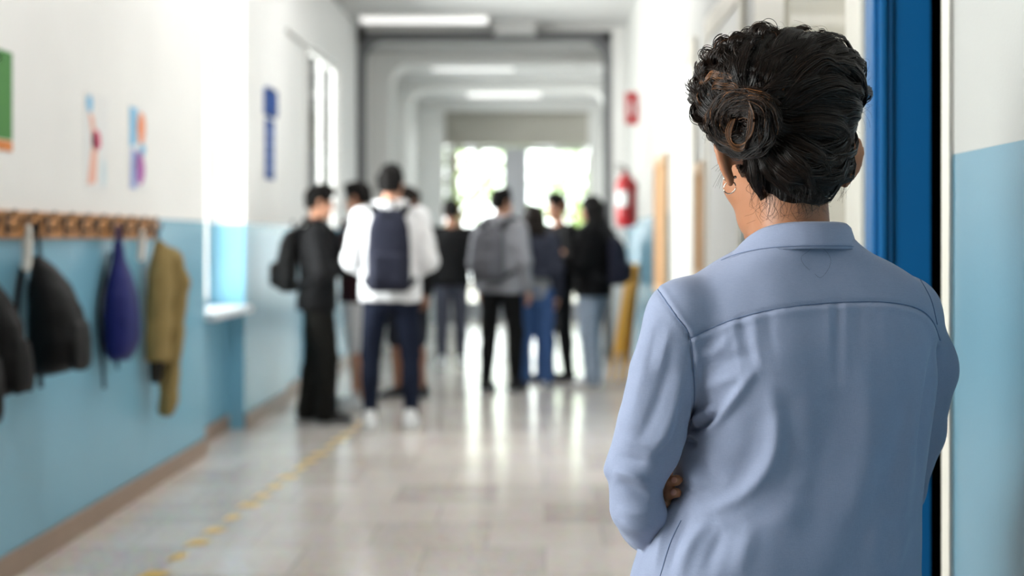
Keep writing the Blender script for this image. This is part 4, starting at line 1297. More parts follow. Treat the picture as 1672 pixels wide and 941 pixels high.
def hair_strand_mat():
    m = bpy.data.materials.new('brown_hair_strands')
    m.use_nodes = True
    nt = m.node_tree
    b = nt.nodes['Principled BSDF']
    b.inputs['Roughness'].default_value = 0.34
    b.inputs['Specular IOR Level'].default_value = 0.35
    at = nd(nt, 'ShaderNodeAttribute'); at.attribute_name = 'tone'
    rp = nd(nt, 'ShaderNodeValToRGB')
    e = rp.color_ramp.elements
    e[0].position = 0.0; e[0].color = rgb(11, 8, 7)
    e[1].position = 1.0; e[1].color = rgb(168, 110, 64)
    x = rp.color_ramp.elements.new(0.55); x.color = rgb(45, 29, 19)
    nt.links.new(at.outputs['Fac'], rp.inputs[0])
    nt.links.new(rp.outputs[0], b.inputs['Base Color'])
    return m


M['w_hair'] = hair_strand_mat()
M['w_hair_base'] = mat('dark_hair_base', (9, 7, 6), 0.7, 0.1, var=0.3, vscale=150)

WROOT = np.array([0.335, 2.02, 0.0])
woman = empty('person', WROOT, 'woman with curly dark updo and light blue shirt, arms folded, beside the blue doorway', 'person')
BY = 0.30                      # body turned to its left
HY = 0.30                      # head turned further left
fwd = np.array([-math.sin(BY), math.cos(BY), 0]); rgt = np.array([math.cos(BY), math.sin(BY), 0])
HS = 1.07
HC = np.array([0.341, 2.035, 1.412])
HR = Rz(HY) @ Rx(-0.06)

# ---- joints
SL = W(1118, 520, 1.955); SR = W(1478, 512, 2.075)
EL = W(1038, 832, 1.985); ER = W(1460, 798, 2.195)
WL_ = np.array([0.40, 2.17, 0.965]); WRr = W(1128, 805, 2.165)      # left wrist in front of the body, right wrist under the left arm
HIPL = np.array([0.255, 2.005, 0.80]); HIPR = np.array([0.415, 2.045, 0.80])

# ---- body: one surface
F = Field((-0.02, 1.78, -0.01), (0.68, 2.42, 1.60), 0.0042)
zb = [0.70, 0.80, 0.90, 1.0, 1.08, 1.16, 1.22, 1.26]
F.loft(zb, [0.335] * 6 + [0.34, 0.345], [2.03, 2.03, 2.04, 2.045, 2.04, 2.03, 2.03, 2.03], [0.13, 0.165, 0.15, 0.13, 0.135, 0.15, 0.15, 0.08], [0.08, 0.10, 0.085, 0.08, 0.088, 0.085, 0.06, 0.05], BY)
nb = np.array([0.352, 2.015, 1.245])
F.cone(nb, HC + HR @ np.array([0, -0.020, -0.045]), 0.056, 0.051, 0.025)
F.cone(nb + np.array([0, 0.012, 0]), HC + HR @ np.array([0, 0.02, -0.06]), 0.047, 0.045, 0.02)
AL = [SL, W(1086, 610, 1.957), W(1062, 690, 1.96), W(1039, 765, 1.968), EL, W(1056, 862, 2.065), W(1160, 868, 2.18), WL_]
AR = [SR, W(1500, 600, 2.117), W(1486, 700, 2.152), ER, W(1400, 815, 2.225), W(1180, 813, 2.20), WRr]
F.chain(AL, [0.040, 0.036, 0.034, 0.030, 0.024, 0.025, 0.028, 0.024], 0.01)
F.chain(AR, [0.040, 0.037, 0.034, 0.031, 0.031, 0.026, 0.024], 0.01)
for h, sx in ((HIPL, -1), (HIPR, 1)):
    kn = h + np.array([sx * 0.005, 0.02, -0.38]); an = h + np.array([sx * 0.01, 0.0, -0.725])
    F.chain([h, kn, an], [0.075, 0.046, 0.034], 0.03)
    F.ell(kn * 0.68 + an * 0.32 - fwd * 0.016, (0.042, 0.046, 0.09), None, 0.03)
    F.chain([an - fwd * 0.02 - np.array([0, 0, 0.025]), an + fwd * 0.09 - np.array([0, 0, 0.05])], [0.03, 0.022], 0.02)
PH = head_sdf(F, HC, HR, HS, True, ears=False)
# right hand tucked under the left upper arm: palm against the ribs, fingers curling round to the back
hd = unit(W(1086, 800, 2.05) - WRr)
hp = WRr + hd * 0.005
FT = []
base = W(1076, 0, 2.06)
for i, (py, tipx, tipy, ty, L, r) in enumerate(((764, 1099, 758, 1.975, 1, 0.0078), (787, 1107, 784, 1.962, 1, 0.0083), (806, 1106, 805, 1.962, 1, 0.0082), (824, 1090, 822, 1.975, 1, 0.0072))):
    k0 = W(1092, py, 2.105); k1 = W(1077, py + 1, 2.055); k2 = W(1080, py + 1, 2.005); k3 = W((1080 + tipx) / 2, (py + tipy) / 2, (2.0 + ty) / 2 - 0.004); k4 = W(tipx, tipy, ty + 0.004)
    F.chain([k0, k1, k2, k3, k4], [r * 1.08, r * 1.04, r * 1.04, r, r * 0.86], 0.003)
    F.cone(WRr, k0, 0.014, 0.012, 0.012)
    FT.append((k3, k4, r))
F.chain([WRr + np.array([0, 0, 0.01]), W(1110, 775, 2.14), W(1090, 748, 2.12), W(1080, 735, 2.10)], [0.016, 0.013, 0.011, 0.009], 0.006)
# left hand lying on the right upper arm
hand_sdf(F, WL_, unit(ER * 0.55 + SR * 0.45 + fwd * 0.05 - WL_), -fwd, -1, 0.95, 0.45)
# ears
for sx in (-1, 1):
    Q = HR @ Rz(sx * 0.62) @ Rx(-0.16) @ Ry(sx * 0.10)
    c = PH(sx * 0.0855, -0.014, 0.002)
    L = lambda x, y, z: c + Q @ (np.array([x * sx, y, z]) * HS)
    F.ell(L(0.004, -0.001, 0.002), np.array([0.0055, 0.017, 0.030]) * HS, Q, 0.006)
    F.ell(L(0.003, 0.007, -0.028), np.array([0.0055, 0.009, 0.0115]) * HS, Q, 0.006)
    hx = [L(0.006, 0.014, 0.004), L(0.008, 0.013, 0.022), L(0.010, 0.000, 0.034), L(0.011, -0.014, 0.026), L(0.011, -0.018, 0.006), L(0.008, -0.011, -0.014), L(0.005, 0.000, -0.026)]
    hx = catmull(hx, 16)
    F.chain(list(hx), [0.0042 * HS] * 16, 0.004)
    F.cone(L(-0.016, 0.006, 0.002), L(0.003, -0.003, 0.004), 0.015, 0.011, 0.008)
wb = F.obj('body', M['w_skin'], woman, 2, WROOT)
# nails
nm = MB()
for k3, k4, r in FT:
    d = unit(k4 - k3); o = np.array([0.35, -1, 0.25]); o = unit(o - d * (o @ d))
    MB().ball((0, 0, 0), (0.0048, 0.0065, 0.0012), 10, 6)
    b = MB(); s_ = unit(np.cross(d, o))
    mx = Matrix(((s_[0], d[0], o[0], 0), (s_[1], d[1], o[1], 0), (s_[2], d[2], o[2], 0), (0, 0, 0, 1)))
    mx.translation = Vector(k4 + o * r * 0.80 - d * 0.001 - WROOT)
    t = bmesh.new(); bmesh.ops.create_uvsphere(t, u_segments=12, v_segments=8, radius=1.0)
    t.transform(mx @ Matrix.Diagonal((0.0046, 0.0060, 0.0013, 1)))
    b._add(t, None)
    b.obj('fingernail', M['nail'], woman, smooth=True)
for sx in (-1, 1):
    MB().ball(PH(sx * 0.031, 0.0705, 0.003) - WROOT, 0.0118 * HS).obj('eye', M['eye_white'], woman, smooth=True)
    MB().ball(PH(sx * 0.031, 0.0790, 0.003) - WROOT, 0.0053 * HS, 12, 8).obj('iris', M['iris'], woman, smooth=True)
    MB().tube([PH(sx * 0.012, 0.0905, 0.027) - WROOT, PH(sx * 0.03, 0.0875, 0.033) - WROOT, PH(sx * 0.048, 0.075, 0.026) - WROOT], [0.003, 0.0035, 0.002], 6).obj('eyebrow', M['w_hair_base'], woman, smooth=True)
MB().tube([PH(-0.019, 0.0915, -0.062) - WROOT, PH(-0.008, 0.100, -0.0605) - WROOT, PH(0.008, 0.100, -0.0605) - WROOT, PH(0.019, 0.0915, -0.062) - WROOT], [0.003, 0.0055, 0.0055, 0.003], 6).obj('lips', M['lip'], woman, smooth=True)
# earrings: stud and small hoop on the left lobe, stud on the right
for sx, kinds in ((-1, ('stud', 'hoop')), (1, ('stud',))):
    Q = HR @ Rz(sx * 0.62) @ Rx(-0.16) @ Ry(sx * 0.10)
    lobe = PH(sx * 0.0855, -0.014, 0.002) + Q @ (np.array([0.0030 * sx, 0.006, -0.030]) * HS) - WROOT
    ax = Q @ np.array([1.0 * sx, 0, 0])
    for kind in kinds:
        if kind == 'stud':
            p = lobe - ax * 0.0075 + np.array([0, 0, 0.003])
            MB().ball(p, 0.0024, 12, 8).cyl(p, lobe + ax * 0.007, 0.0007).ball(lobe + ax * 0.0075 + np.array([0, 0, 0.003]), 0.0022, 12, 8).obj('earring', M['gold'], woman, smooth=True)
        else:
            c = lobe + np.array([0, 0, -0.0105])
            ring = [tuple(c + ax * 0.0085 * math.cos(a) + np.array([0, 0, 0.0085 * math.sin(a)])) for a in np.linspace(0, 2 * PI, 25)[:-1]]
            v, f = tube_np([np.array(ring)], [0.0009], 8, True)
            mesh_np('earring', v, f, M['gold'], woman)

# ---- shirt
h = 0.0034
F = Field((-0.02, 1.80, 0.72), (0.64, 2.36, 1.335), h)
tz = [0.745, 0.80, 0.83, 0.87, 0.91, 0.955, 1.0, 1.05, 1.10, 1.15, 1.19, 1.215, 1.24, 1.262, 1.283, 1.30]
#     left and right outline of the torso in the picture at those heights
lpx = [1022, 1033, 1040, 1056, 1082, 1108, 1114, 1116, 1114, 1108, 1104, 1110, 1136, 1174, 1210, 1236]
rpx = [1494, 1494, 1492, 1491, 1489, 1492, 1500, 1508, 1514, 1516, 1515, 1512, 1498, 1456, 1412, 1378]
cyy = [2.03, 2.03, 2.03, 2.03, 2.035, 2.035, 2.035, 2.03, 2.025, 2.02, 2.018, 2.015, 2.012, 2.01, 2.008, 2.008]
bb_ = [0.140, 0.138, 0.135, 0.132, 0.128, 0.126, 0.126, 0.127, 0.127, 0.122, 0.110, 0.098, 0.083, 0.072, 0.066, 0.062]
xl = [(l - VPX) / FPX * (c - 0.03) for l, c in zip(lpx, cyy)]; xr = [(r - VPX) / FPX * (c + 0.03) for r, c in zip(rpx, cyy)]
cx = [(a + b) / 2 for a, b in zip(xl, xr)]; aa = [(b - a) / 2 / math.cos(BY) * 0.985 for a, b in zip(xl, xr)]
F.loft(tz, cx, cyy, aa, bb_, BY, p=2.5, caps=0.006)
F.cone(W(1190, 488, 1.99), SL + np.array([0.0, 0, -0.002]), 0.048, 0.050, 0.018)
F.cone(W(1405, 484, 2.045), SR + np.array([0.0, 0, -0.004]), 0.048, 0.050, 0.03)
# left sleeve: upper arm, elbow, forearm across the front
F.cone(SL, W(1086, 610, 1.955), 0.0525, 0.0515, 0.018)
F.chain([W(1086, 610, 1.955), W(1064, 690, 1.955), W(1039, 760, 1.965), W(1036, 828, 1.975)], [0.0515, 0.0485, 0.0425, 0.0350], 0.004)
F.chain([W(1042, 836, 1.975), W(1056, 862, 2.06), W(1160, 868, 2.18), WL_ * 0.75 + W(1160, 868, 2.18) * 0.25], [0.036, 0.035, 0.036, 0.033], 0.006)
F.cone(W(1040, 830, 1.970), W(1047, 874, 1.985), 0.034, 0.018, 0.012)
F.cone(W(1012, 771, 1.965), W(997, 769, 1.965), 0.020, 0.010, 0.012)          # pinched fold at the outside of the elbow
# right sleeve
F.chain([SR, W(1502, 600, 2.115), W(1487, 700, 2.15), W(1462, 800, 2.19)], [0.052, 0.053, 0.048, 0.043], 0.014)
F.cone(W(1515, 600, 2.10), W(1530, 612, 2.10), 0.030, 0.020, 0.018)
F.chain([W(1462, 800, 2.19), W(1400, 815, 2.225), W(1180, 815, 2.20)], [0.045, 0.044, 0.034], 0.014)
F.cone(W(1480, 810, 2.15), W(1484, 832, 2.15), 0.016, 0.011, 0.010)
# neck opening
nk = np.array([0.357, 2.015, 1.25])
F.cone(nk + np.array([0, 0.01, 0.0]), nk + np.array([0.005, -0.01, 0.10]), 0.058, 0.068, 0.004, True)
V_, F_ = F.mesh(2)

# folds and creases pressed into the cloth: distance to curves drawn on the back, raised or sunk along the normal
def vnormals(V, Fq):
    a, b, c, d = (V[Fq[:, i]] for i in range(4))
    n = np.cross(c - a, d - b)
    N = np.zeros_like(V)
    for i in range(4):
        for k in range(3):
            N[:, k] += np.bincount(Fq[:, i], n[:, k], len(V))
    return N / (np.linalg.norm(N, axis=1, keepdims=True) + 1e-12)

N_ = vnormals(V_, F_)
if (N_ * (V_ - V_.mean(0))).sum() < 0: N_ = -N_
PXY = np.stack([VPX + V_[:, 0] / V_[:, 1] * FPX, VPY - (V_[:, 2] - CAMZ) / V_[:, 1] * FPX], 1)
back = np.clip((-N_[:, 1] + 0.25) / 0.6, 0, 1)
disp = np.zeros(len(V_))
AMP = 2.2
def fold(pts, amp, w, taper=True, side=0.0, msk=None):
    """amp in mm (ridge +, crease -), w in picture pixels of half width"""
    global disp
    c = catmull(pts, 60)
    best = np.full(len(V_), 1e9); tt = np.zeros(len(V_)); sg = np.zeros(len(V_))
    lo = c.min(0) - 4 * w; hi = c.max(0) + 4 * w
    ii = np.where((PXY > lo).all(1) & (PXY < hi).all(1) & (back > 0))[0]
    if not len(ii): return
    p = PXY[ii]
    for k in range(59):
        a, b = c[k], c[k + 1]
        ab = b - a; L = ab @ ab + 1e-9
        t = np.clip(((p - a) @ ab) / L, 0, 1)
        q = p - a - t[:, None] * ab
        d = np.hypot(q[:, 0], q[:, 1])
        m = d < best[ii]
        im = ii[m]
        best[im] = d[m]; tt[im] = (k + t[m]) / 59
        sg[im] = np.sign(ab[0] * q[m, 1] - ab[1] * q[m, 0])
    d = best[ii]
    tp = np.sin(PI * np.clip(tt[ii], 0, 1)) ** 0.8 if taper is True else (np.cos(PI / 2 * np.clip(tt[ii], 0, 1)) if taper == 'start' else 1.0)
    prof = np.exp(-(d / w) ** 2)
    if side:      # asymmetric: steep on one side
        ss = sg[ii] * side
        prof = np.where(ss > 0, np.exp(-(d / (w * 2.2)) ** 2), np.exp(-(d / (w * 0.6)) ** 2))
    m_ = back[ii] if msk is None else back[ii] * msk[ii]
    disp[ii] += AMP * amp * 0.001 * prof * tp * m_
torso_m = ((PXY[:, 0] > 1100)).astype(float)
# soft cloth undulation
r_ = np.random.RandomState(5)
for k in range(9):
    q = r_.normal(size=3) * np.array([26, 18, 12]) * (1 + k * 0.12); disp += 0.0006 * np.sin(V_ @ q + r_.uniform(0, 6.3))
for k in range(14):
    q = r_.normal(size=3) * np.array([70, 40, 34]); disp += 0.00022 * np.sin(V_ @ q + 1.6 * np.sin(V_ @ (r_.normal(size=3) * 25)) + r_.uniform(0, 6.3)) * (0.5 + 0.5 * np.sin(V_ @ (r_.normal(size=3) * 12)))
# seams are slightly sunk
SEAM_YOKE = [(1127, 553), (1160, 537), (1200, 521), (1260, 506), (1330, 497), (1400, 493), (1460, 495), (1500, 505), (1522, 524), (1535, 556)]
SEAM_L = [(1072, 470), (1086, 490), (1105, 518), (1125, 548), (1132, 600), (1134, 650), (1128, 695)]
SEAM_R = [(1500, 452), (1520, 490), (1530, 530), (1536, 570)]
fold(SEAM_YOKE, -1.1, 3.2, False); fold([(x, y + 9) for x, y in SEAM_YOKE], 0.9, 6, False)
fold(SEAM_L, -1.3, 3.5, False); fold([(x + 8, y + 2) for x, y in SEAM_L], 0.9, 6, False)
# big draped fold in the lower left of the back
fold([(1255, 620), (1268, 690), (1258, 750), (1222, 800), (1170, 828), (1125, 838)], 3.2, 13, True)
fold([(1225, 640), (1232, 700), (1222, 750), (1190, 795), (1140, 812)], -2.6, 26)
fold([(1290, 640), (1300, 720), (1285, 790), (1240, 835), (1180, 856)], -2.6, 24)
# pulls from the armpit
fold([(1122, 706), (1150, 694), (1176, 672)], -5.0, 5); fold([(1140, 708), (1166, 692), (1186, 668), (1215, 630), (1238, 600)], 3.6, 9); fold([(1130, 690), (1146, 676), (1172, 664)], 3.0, 6)
fold([(1124, 712), (1130, 722), (1140, 728)], -3.0, 5); fold([(1116, 650), (1112, 690), (1100, 730)], -3.5, 7)
fold([(1135, 640), (1180, 622), (1235, 610)], 2.2, 11); fold([(1138, 610), (1190, 588), (1240, 580)], -1.8, 12)
fold([(1132, 585), (1165, 575), (1200, 540)], 1.6, 9)
fold([(1122, 730), (1128, 770), (1150, 800)], 3.5, 12); fold([(1140, 730), (1150, 765), (1180, 790)], -2.5, 10)
# gathers under the yoke
for x, dx, l, am in ((1182, 10, 60, 1.6), (1196, 22, 110, 2.2), (1212, 26, 95, -1.8), (1232, 12, 120, 2.0), (1255, 12, 90, -1.6), (1352, 4, 100, 1.4), (1366, 6, 150, -1.8), (1380, 6, 150, 1.8), (1402, 8, 110, -1.4), (1440, 12, 120, 1.2)):
    y0 = np.interp(x, [p[0] for p in SEAM_YOKE], [p[1] for p in SEAM_YOKE]) + 6
    fold([(x, y0), (x + dx * 0.4, y0 + l * 0.5), (x + dx, y0 + l)], am * 0.45, 8, 'start')
# long vertical drape and right side
fold([(1400, 560), (1420, 660), (1410, 760), (1380, 860), (1350, 940)], 2.2, 26); fold([(1345, 560), (1350, 680), (1330, 800), (1300, 940)], -2.2, 30)
fold([(1530, 552), (1518, 620), (1506, 700), (1494, 790)], -5.0, 7, True); fold([(1512, 570), (1500, 650), (1484, 740), (1470, 830), (1455, 930)], 3.0, 14)
fold([(1490, 600), (1470, 700), (1440, 800), (1400, 900)], -2.2, 18)
fold([(1488, 845), (1470, 890), (1462, 941)], 2.5, 12); fold([(1450, 780), (1430, 860), (1425, 941)], 2.0, 16)
# lower left edge of the shirt
fold([(1112, 815), (1092, 860), (1070, 941)], 4.0, 8, True, side=1); fold([(1130, 830), (1106, 880), (1088, 945)], -3.0, 8)
fold([(1155, 850), (1128, 890), (1108, 945)], 3.0, 10); fold([(1185, 860), (1165, 900), (1150, 945)], -2.0, 12); fold([(1230, 850), (1215, 900), (1205, 945)], 2.0, 16)
# left sleeve
fold([(1128, 700), (1108, 735), (1092, 770), (1085, 800)], 4.0, 8, True, side=-1)
fold([(1118, 700), (1095, 730), (1060, 750)], -2.5, 9); fold([(1070, 500), (1062, 560), (1040, 640), (1016, 720)], 1.8, 12)
fold([(1100, 560), (1085, 620), (1060, 690), (1030, 745)], -2.0, 12); fold([(1115, 600), (1104, 660), (1080, 720), (1045, 775)], 2.2, 10)
fold([(998, 768), (1030, 775), (1062, 790)], 3.0, 7); fold([(1002, 788), (1030, 800), (1060, 812)], -2.5, 8); fold([(1000, 745), (1030, 752), (1066, 760)], -1.8, 8)
fold([(1012, 850), (1040, 862), (1068, 860)], 2.0, 8); fold([(1006, 830), (1030, 838), (1065, 838)], 1.6, 8); fold([(1010, 715), (1040, 725), (1080, 728)], 1.4, 9)
for x in (1055, 1075, 1095):
    fold([(x, 530), (x - 10, 570), (x - 18, 610)], 1.0 * (1 if x != 1075 else -1.3), 7)
V_ = V_ + N_ * disp[:, None]
shirt = mesh_np('shirt', V_, F_, M['shirt'], woman, True, WROOT)

bvh_s = BVHTree.FromPolygons([tuple(v) for v in V_.tolist()], [tuple(f) for f in F_.tolist()])
def on_shirt(px, py, lift=0.0):
    o0 = Vector((0, 0, CAMZ)); d = (Vector(W(px, py, 2.0)) - o0).normalized()
    hit, nrm, _, _ = bvh_s.ray_cast(o0, d)
    if hit is None: return None
    if nrm.dot(d) > 0: nrm = -nrm
    return np.array(hit + nrm * lift)
def seam(pts, r=0.0009, n=70, nm='seam', m='thread', lift=0.0003):
    p = [on_shirt(x, y, lift) for x, y in catmull(pts, n)]
    p = [q for q in p if q is not None]
    p = [q for i, q in enumerate(p) if i == 0 or np.linalg.norm(q - p[i - 1]) < 0.03]
    MB().tube([q - WROOT for q in p], r, 6).obj(nm, M[m], shirt, smooth=True)
seam(SEAM_YOKE); seam(SEAM_L); seam(SEAM_R[:3], n=30)
seam([(1112, 850), (1094, 888), (1078, 941), (1074, 960)], r=0.0006, n=40)

# ---- collar: stand and turned down leaf, wrapped round the neck and open at the front
def collar(name, rows, m, th=0.0022):
    """rows: list of functions angle -> point; angle 0 at the back, +-pi at the front"""
    n = 81
    th_ = np.linspace(-2.45, 2.45, n)
    P = np.array([[r(t) for t in th_] for r in rows])
    k = len(rows)
    d0 = np.gradient(P, axis=1); d1 = np.gradient(P, axis=0)
    nr = np.cross(d0, d1); nr /= np.linalg.norm(nr, axis=2, keepdims=True) + 1e-9
    A = (P + nr * th / 2).reshape(-1, 3); B = (P - nr * th / 2).reshape(-1, 3)
    f = []
    K = k * n
    for i in range(k - 1):
        for j in range(n - 1):
            a, b, c, d = i * n + j, i * n + j + 1, (i + 1) * n + j + 1, (i + 1) * n + j
            f += [[a, b, c, d], [K + d, K + c, K + b, K + a]]
    for i in range(k - 1):
        for j in (0, n - 1):
            a, b = i * n + j, (i + 1) * n + j
            f.append([a, b, K + b, K + a])
    for j in range(n - 1):
        for i in (0, k - 1):
            a, b = i * n + j, i * n + j + 1
            f.append([a, b, K + b, K + a])
    o = mesh_np(name, np.vstack([A, B]), f, m, shirt, True, WROOT)
    bm = bmesh.new(); bm.from_mesh(o.data); bmesh.ops.recalc_face_normals(bm, faces=bm.faces); bm.to_mesh(o.data); bm.free()
    return o
CC = np.array([0.3585, 2.012])
def ring(t, r_side, r_back, r_front, z_back, z_front, sw=0.0):
    u = (1 - math.cos(t)) / 2                     # 0 back .. 1 front
    if t < 0: r_side = r_side * (1 + max(0.0, r_side - 0.069) * 42 * u)
    rr = r_back if abs(t) < PI / 2 else r_front
    lx, ly = r_side * math.sin(t), -rr * math.cos(t)
    c, s_ = math.cos(BY - 0.02), math.sin(BY - 0.02)
    z = z_back + (z_front - z_back) * u ** 1.7 + sw * math.sin(t)
    return np.array([CC[0] + lx * c - ly * s_, CC[1] + lx * s_ + ly * c, z])
collar('collar_stand', [lambda t: ring(t, 0.073, 0.068, 0.080, 1.272, 1.20), lambda t: ring(t, 0.071, 0.066, 0.080, 1.295, 1.215), lambda t: ring(t, 0.0695, 0.0645, 0.082, 1.3165, 1.225)], M['shirt'])
zt_b = 1.3225
collar('collar', [lambda t: ring(t, 0.0700, 0.0650, 0.083, zt_b - 0.004, 1.25), lambda t: ring(t, 0.0715, 0.0665, 0.085, zt_b, 1.254), lambda t: ring(t, 0.0735, 0.069, 0.088, zt_b - 0.003, 1.252),
                  lambda t: ring(t, 0.0775, 0.073, 0.102, 1.307, 1.24), lambda t: ring(t, 0.082, 0.0765, 0.113, 1.2945, 1.23), lambda t: ring(t, 0.0855, 0.0795, 0.120, 1.2865, 1.222)], M['shirt'], 0.0026)
v, f = tube_np([np.array([ring(t, 0.0860, 0.0803, 0.1205, 1.2905, 1.226) for t in np.linspace(-2.4, 2.4, 90)])], [0.0005], 6)
mesh_np('seam', v, f, M['thread'], shirt, True, WROOT)

# ---- trousers and shoes, below the picture
F = Field((0.10, 1.82, 0.0), (0.58, 2.26, 0.95), 0.007)
F.loft([0.70, 0.76, 0.82, 0.88, 0.92], 0.335, 2.03, [0.15, 0.165, 0.162, 0.15, 0.145], [0.09, 0.105, 0.103, 0.095, 0.09], BY, caps=0.01)
for hp_, sx in ((HIPL, -1), (HIPR, 1)):
    kn = hp_ + np.array([sx * 0.005, 0.02, -0.38]); an = hp_ + np.array([sx * 0.01, 0.0, -0.72])
    F.chain([hp_, kn, an], [0.088, 0.066, 0.052], 0.02)
F.wobble(0.003, 24, 3).obj('trousers', M['w_trousers'], woman, 1, WROOT)
for hp_, sx in ((HIPL, -1), (HIPR, 1)):
    an = hp_ + np.array([sx * 0.01, 0.0, -0.725])
    yw = Rz(BY - sx * 0.1)
    Q = lambda x, y, z: np.array([an[0], an[1], 0]) + yw @ np.array([x, y, z])
    F = Field(Q(0, 0.05, 0) - np.array([0.14, 0.2, 0.01]), Q(0, 0.05, 0.14) + np.array([0.14, 0.2, 0]), 0.005)
    F.chain([Q(0, -0.04, 0.05), Q(0, 0.03, 0.052), Q(0, 0.10, 0.042), Q(0, 0.145, 0.036)], [0.036, 0.039, 0.037, 0.030], 0.02)
    F.cone(Q(0, -0.02, 0.05), Q(0, -0.018, 0.095), 0.041, 0.038, 0.02).cut(2, 0.016, True)
    so = F.obj('shoe', M['shoe_black'], woman, 1, WROOT)
    F = Field(Q(0, 0.05, 0) - np.array([0.14, 0.2, 0.01]), Q(0, 0.05, 0.05) + np.array([0.14, 0.2, 0]), 0.005)
    F.loft([0.003, 0.010, 0.024], Q(0, 0.05, 0)[0], Q(0, 0.05, 0)[1], [0.042, 0.045, 0.042], [0.128, 0.133, 0.129], yaw=BY - sx * 0.1, p=2.8, caps=0.003)
    F.obj('sole', M['sole_grey'], so, 1, WROOT)

# ---- hair
def cap_field(off, h_=0.005):
    F = Field((0.16, 1.82, 1.28), (0.50, 2.24, 1.64), h_)
    E = lambda c, r, k=0.02: F.ell(c, np.array(r) + off, HR, k)
    E(W(1272, 158, 2.03), (0.098, 0.104, 0.080))                # crown volume
    E(W(1310, 130, 2.03), (0.075, 0.095, 0.058))
    E(W(1215, 150, 2.01), (0.058, 0.085, 0.060))                # fuller on the left
    E(W(1334, 166, 2.03), (0.050, 0.078, 0.056))
    E(PH(0, -0.030, 0.004), (0.067, 0.084, 0.066))
    E(PH(0.0, -0.050, -0.036), (0.048, 0.054, 0.034), 0.025)    # nape
    return F
F = cap_field(-0.002)
F.ell(PH(0, 0.100, -0.035), (0.080, 0.075, 0.115), HR, 0.01, True)
F.ell(PH(0, 0.035, -0.125), (0.105, 0.075, 0.075), HR, 0.01, True)
for sx in (-1, 1):
    F.ell(PH(sx * 0.093, -0.002, -0.006), (0.030, 0.024, 0.042), HR, 0.006, True)
F.wobble(0.003, 60, 2)
F.obj('hair_base', M['w_hair_base'], woman, 1, WROOT)
cv, cf = cap_field(0.0).mesh(1)
bvh_c = BVHTree.FromPolygons(cv.tolist(), cf.tolist())
HCc = np.array(W(1275, 190, 2.03))

def to_cap(p, off=0.0):
    """push a point radially on to the hair surface"""
    d = p - HCc; L = np.linalg.norm(d) + 1e-9; d = d / L
    hit, n, _, _ = bvh_c.ray_cast(Vector(HCc + d * 0.4), Vector(-d))
    if hit is None: return p, d
    return np.array(hit) + d * off, d

def cam_cap(px, py, off=0.0, pad=0.0):
    o0 = Vector((0, 0, CAMZ)); d = (Vector(W(px, py, 2.0)) - o0).normalized()
    hit, n, _, _ = bvh_c.ray_cast(o0, d)
    if hit is None:
        p, n = to_cap(W(px, py, 2.0)); return p + n * off
    n = np.array(n); n = n if n @ np.array(d) < 0 else -n
    return np.array(hit) + n * off

rh = np.random.RandomState(11)
PATHS, RAD, TONE = [], [], []
def lock(guide, n, wid, r=0.00042, tone=0.25, tv=0.22, lift=0.0, wave=0.0, wf=2.0, k=22, end=0.35, flat=0.5, start=0.3):
    """a lock of n strands following a guide curve; wid = half width"""
    g = catmull(guide, k)
    t = np.gradient(g, axis=0); t /= np.linalg.norm(t, axis=1, keepdims=True) + 1e-9
    out = g - HCc; out /= np.linalg.norm(out, axis=1, keepdims=True)
    out = out - t * (out * t).sum(1, keepdims=True); out /= np.linalg.norm(out, axis=1, keepdims=True) + 1e-9
    sd = np.cross(t, out)
    u = np.linspace(0, 1, k)
    env = np.where(u < 0.3, start + (1 - start) * u / 0.3, np.where(u > 0.65, 1 - (1 - end) * (u - 0.65) / 0.35, 1.0))
    lph = rh.uniform(0, 6.28)
    for i in range(n):
        a = rh.normal() * 0.55; b = abs(rh.normal()) * flat
        a = max(-1.3, min(1.3, a))
        bulge = math.sqrt(max(0, 1 - min(1, a * a))) * 0.7
        ph = lph + rh.normal() * 0.35
        w1 = np.sin(u * wf * 6.28 + ph) * wave
        w2 = np.cos(u * wf * 6.28 + ph) * wave * 0.6
        jit = np.cumsum(rh.normal(size=k) * 0.00022)
        p = g + sd * (a * wid * env + w1 + jit)[:, None] + out * (((b * 0.4 + bulge) * wid * 0.55) * env + lift * np.sin(PI * u) + w2)[:, None]
        PATHS.append(p)
        tp = np.minimum(1, (1 - u) * 6 + 0.35) * np.minimum(1, u * 5 + 0.25)
        RAD.append(r * tp * (0.8 + 0.5 * rh.uniform()))
        TONE.append(float(np.clip(tone + rh.normal() * tv * 0.5, 0, 1)))

BUN = W(1225, 192, 1.90)
bun_c = cam_cap(1222, 188, 0.016)
def surf_path(p0, p1, m=5, bend=0.0, off0=0.0, off1=0.004, lift=0.0):
    pts = []
    ax = np.cross(p1 - p0, (p0 + p1) / 2 - HCc); ax /= np.linalg.norm(ax) + 1e-9
    for i in range(m):
        s_ = i / (m - 1)
        q = p0 * (1 - s_) + p1 * s_ + ax * bend * math.sin(PI * s_)
        p, d = to_cap(q, off0 * (1 - s_) + off1 * s_ + lift * math.sin(PI * s_))
        pts.append(p)
    return pts

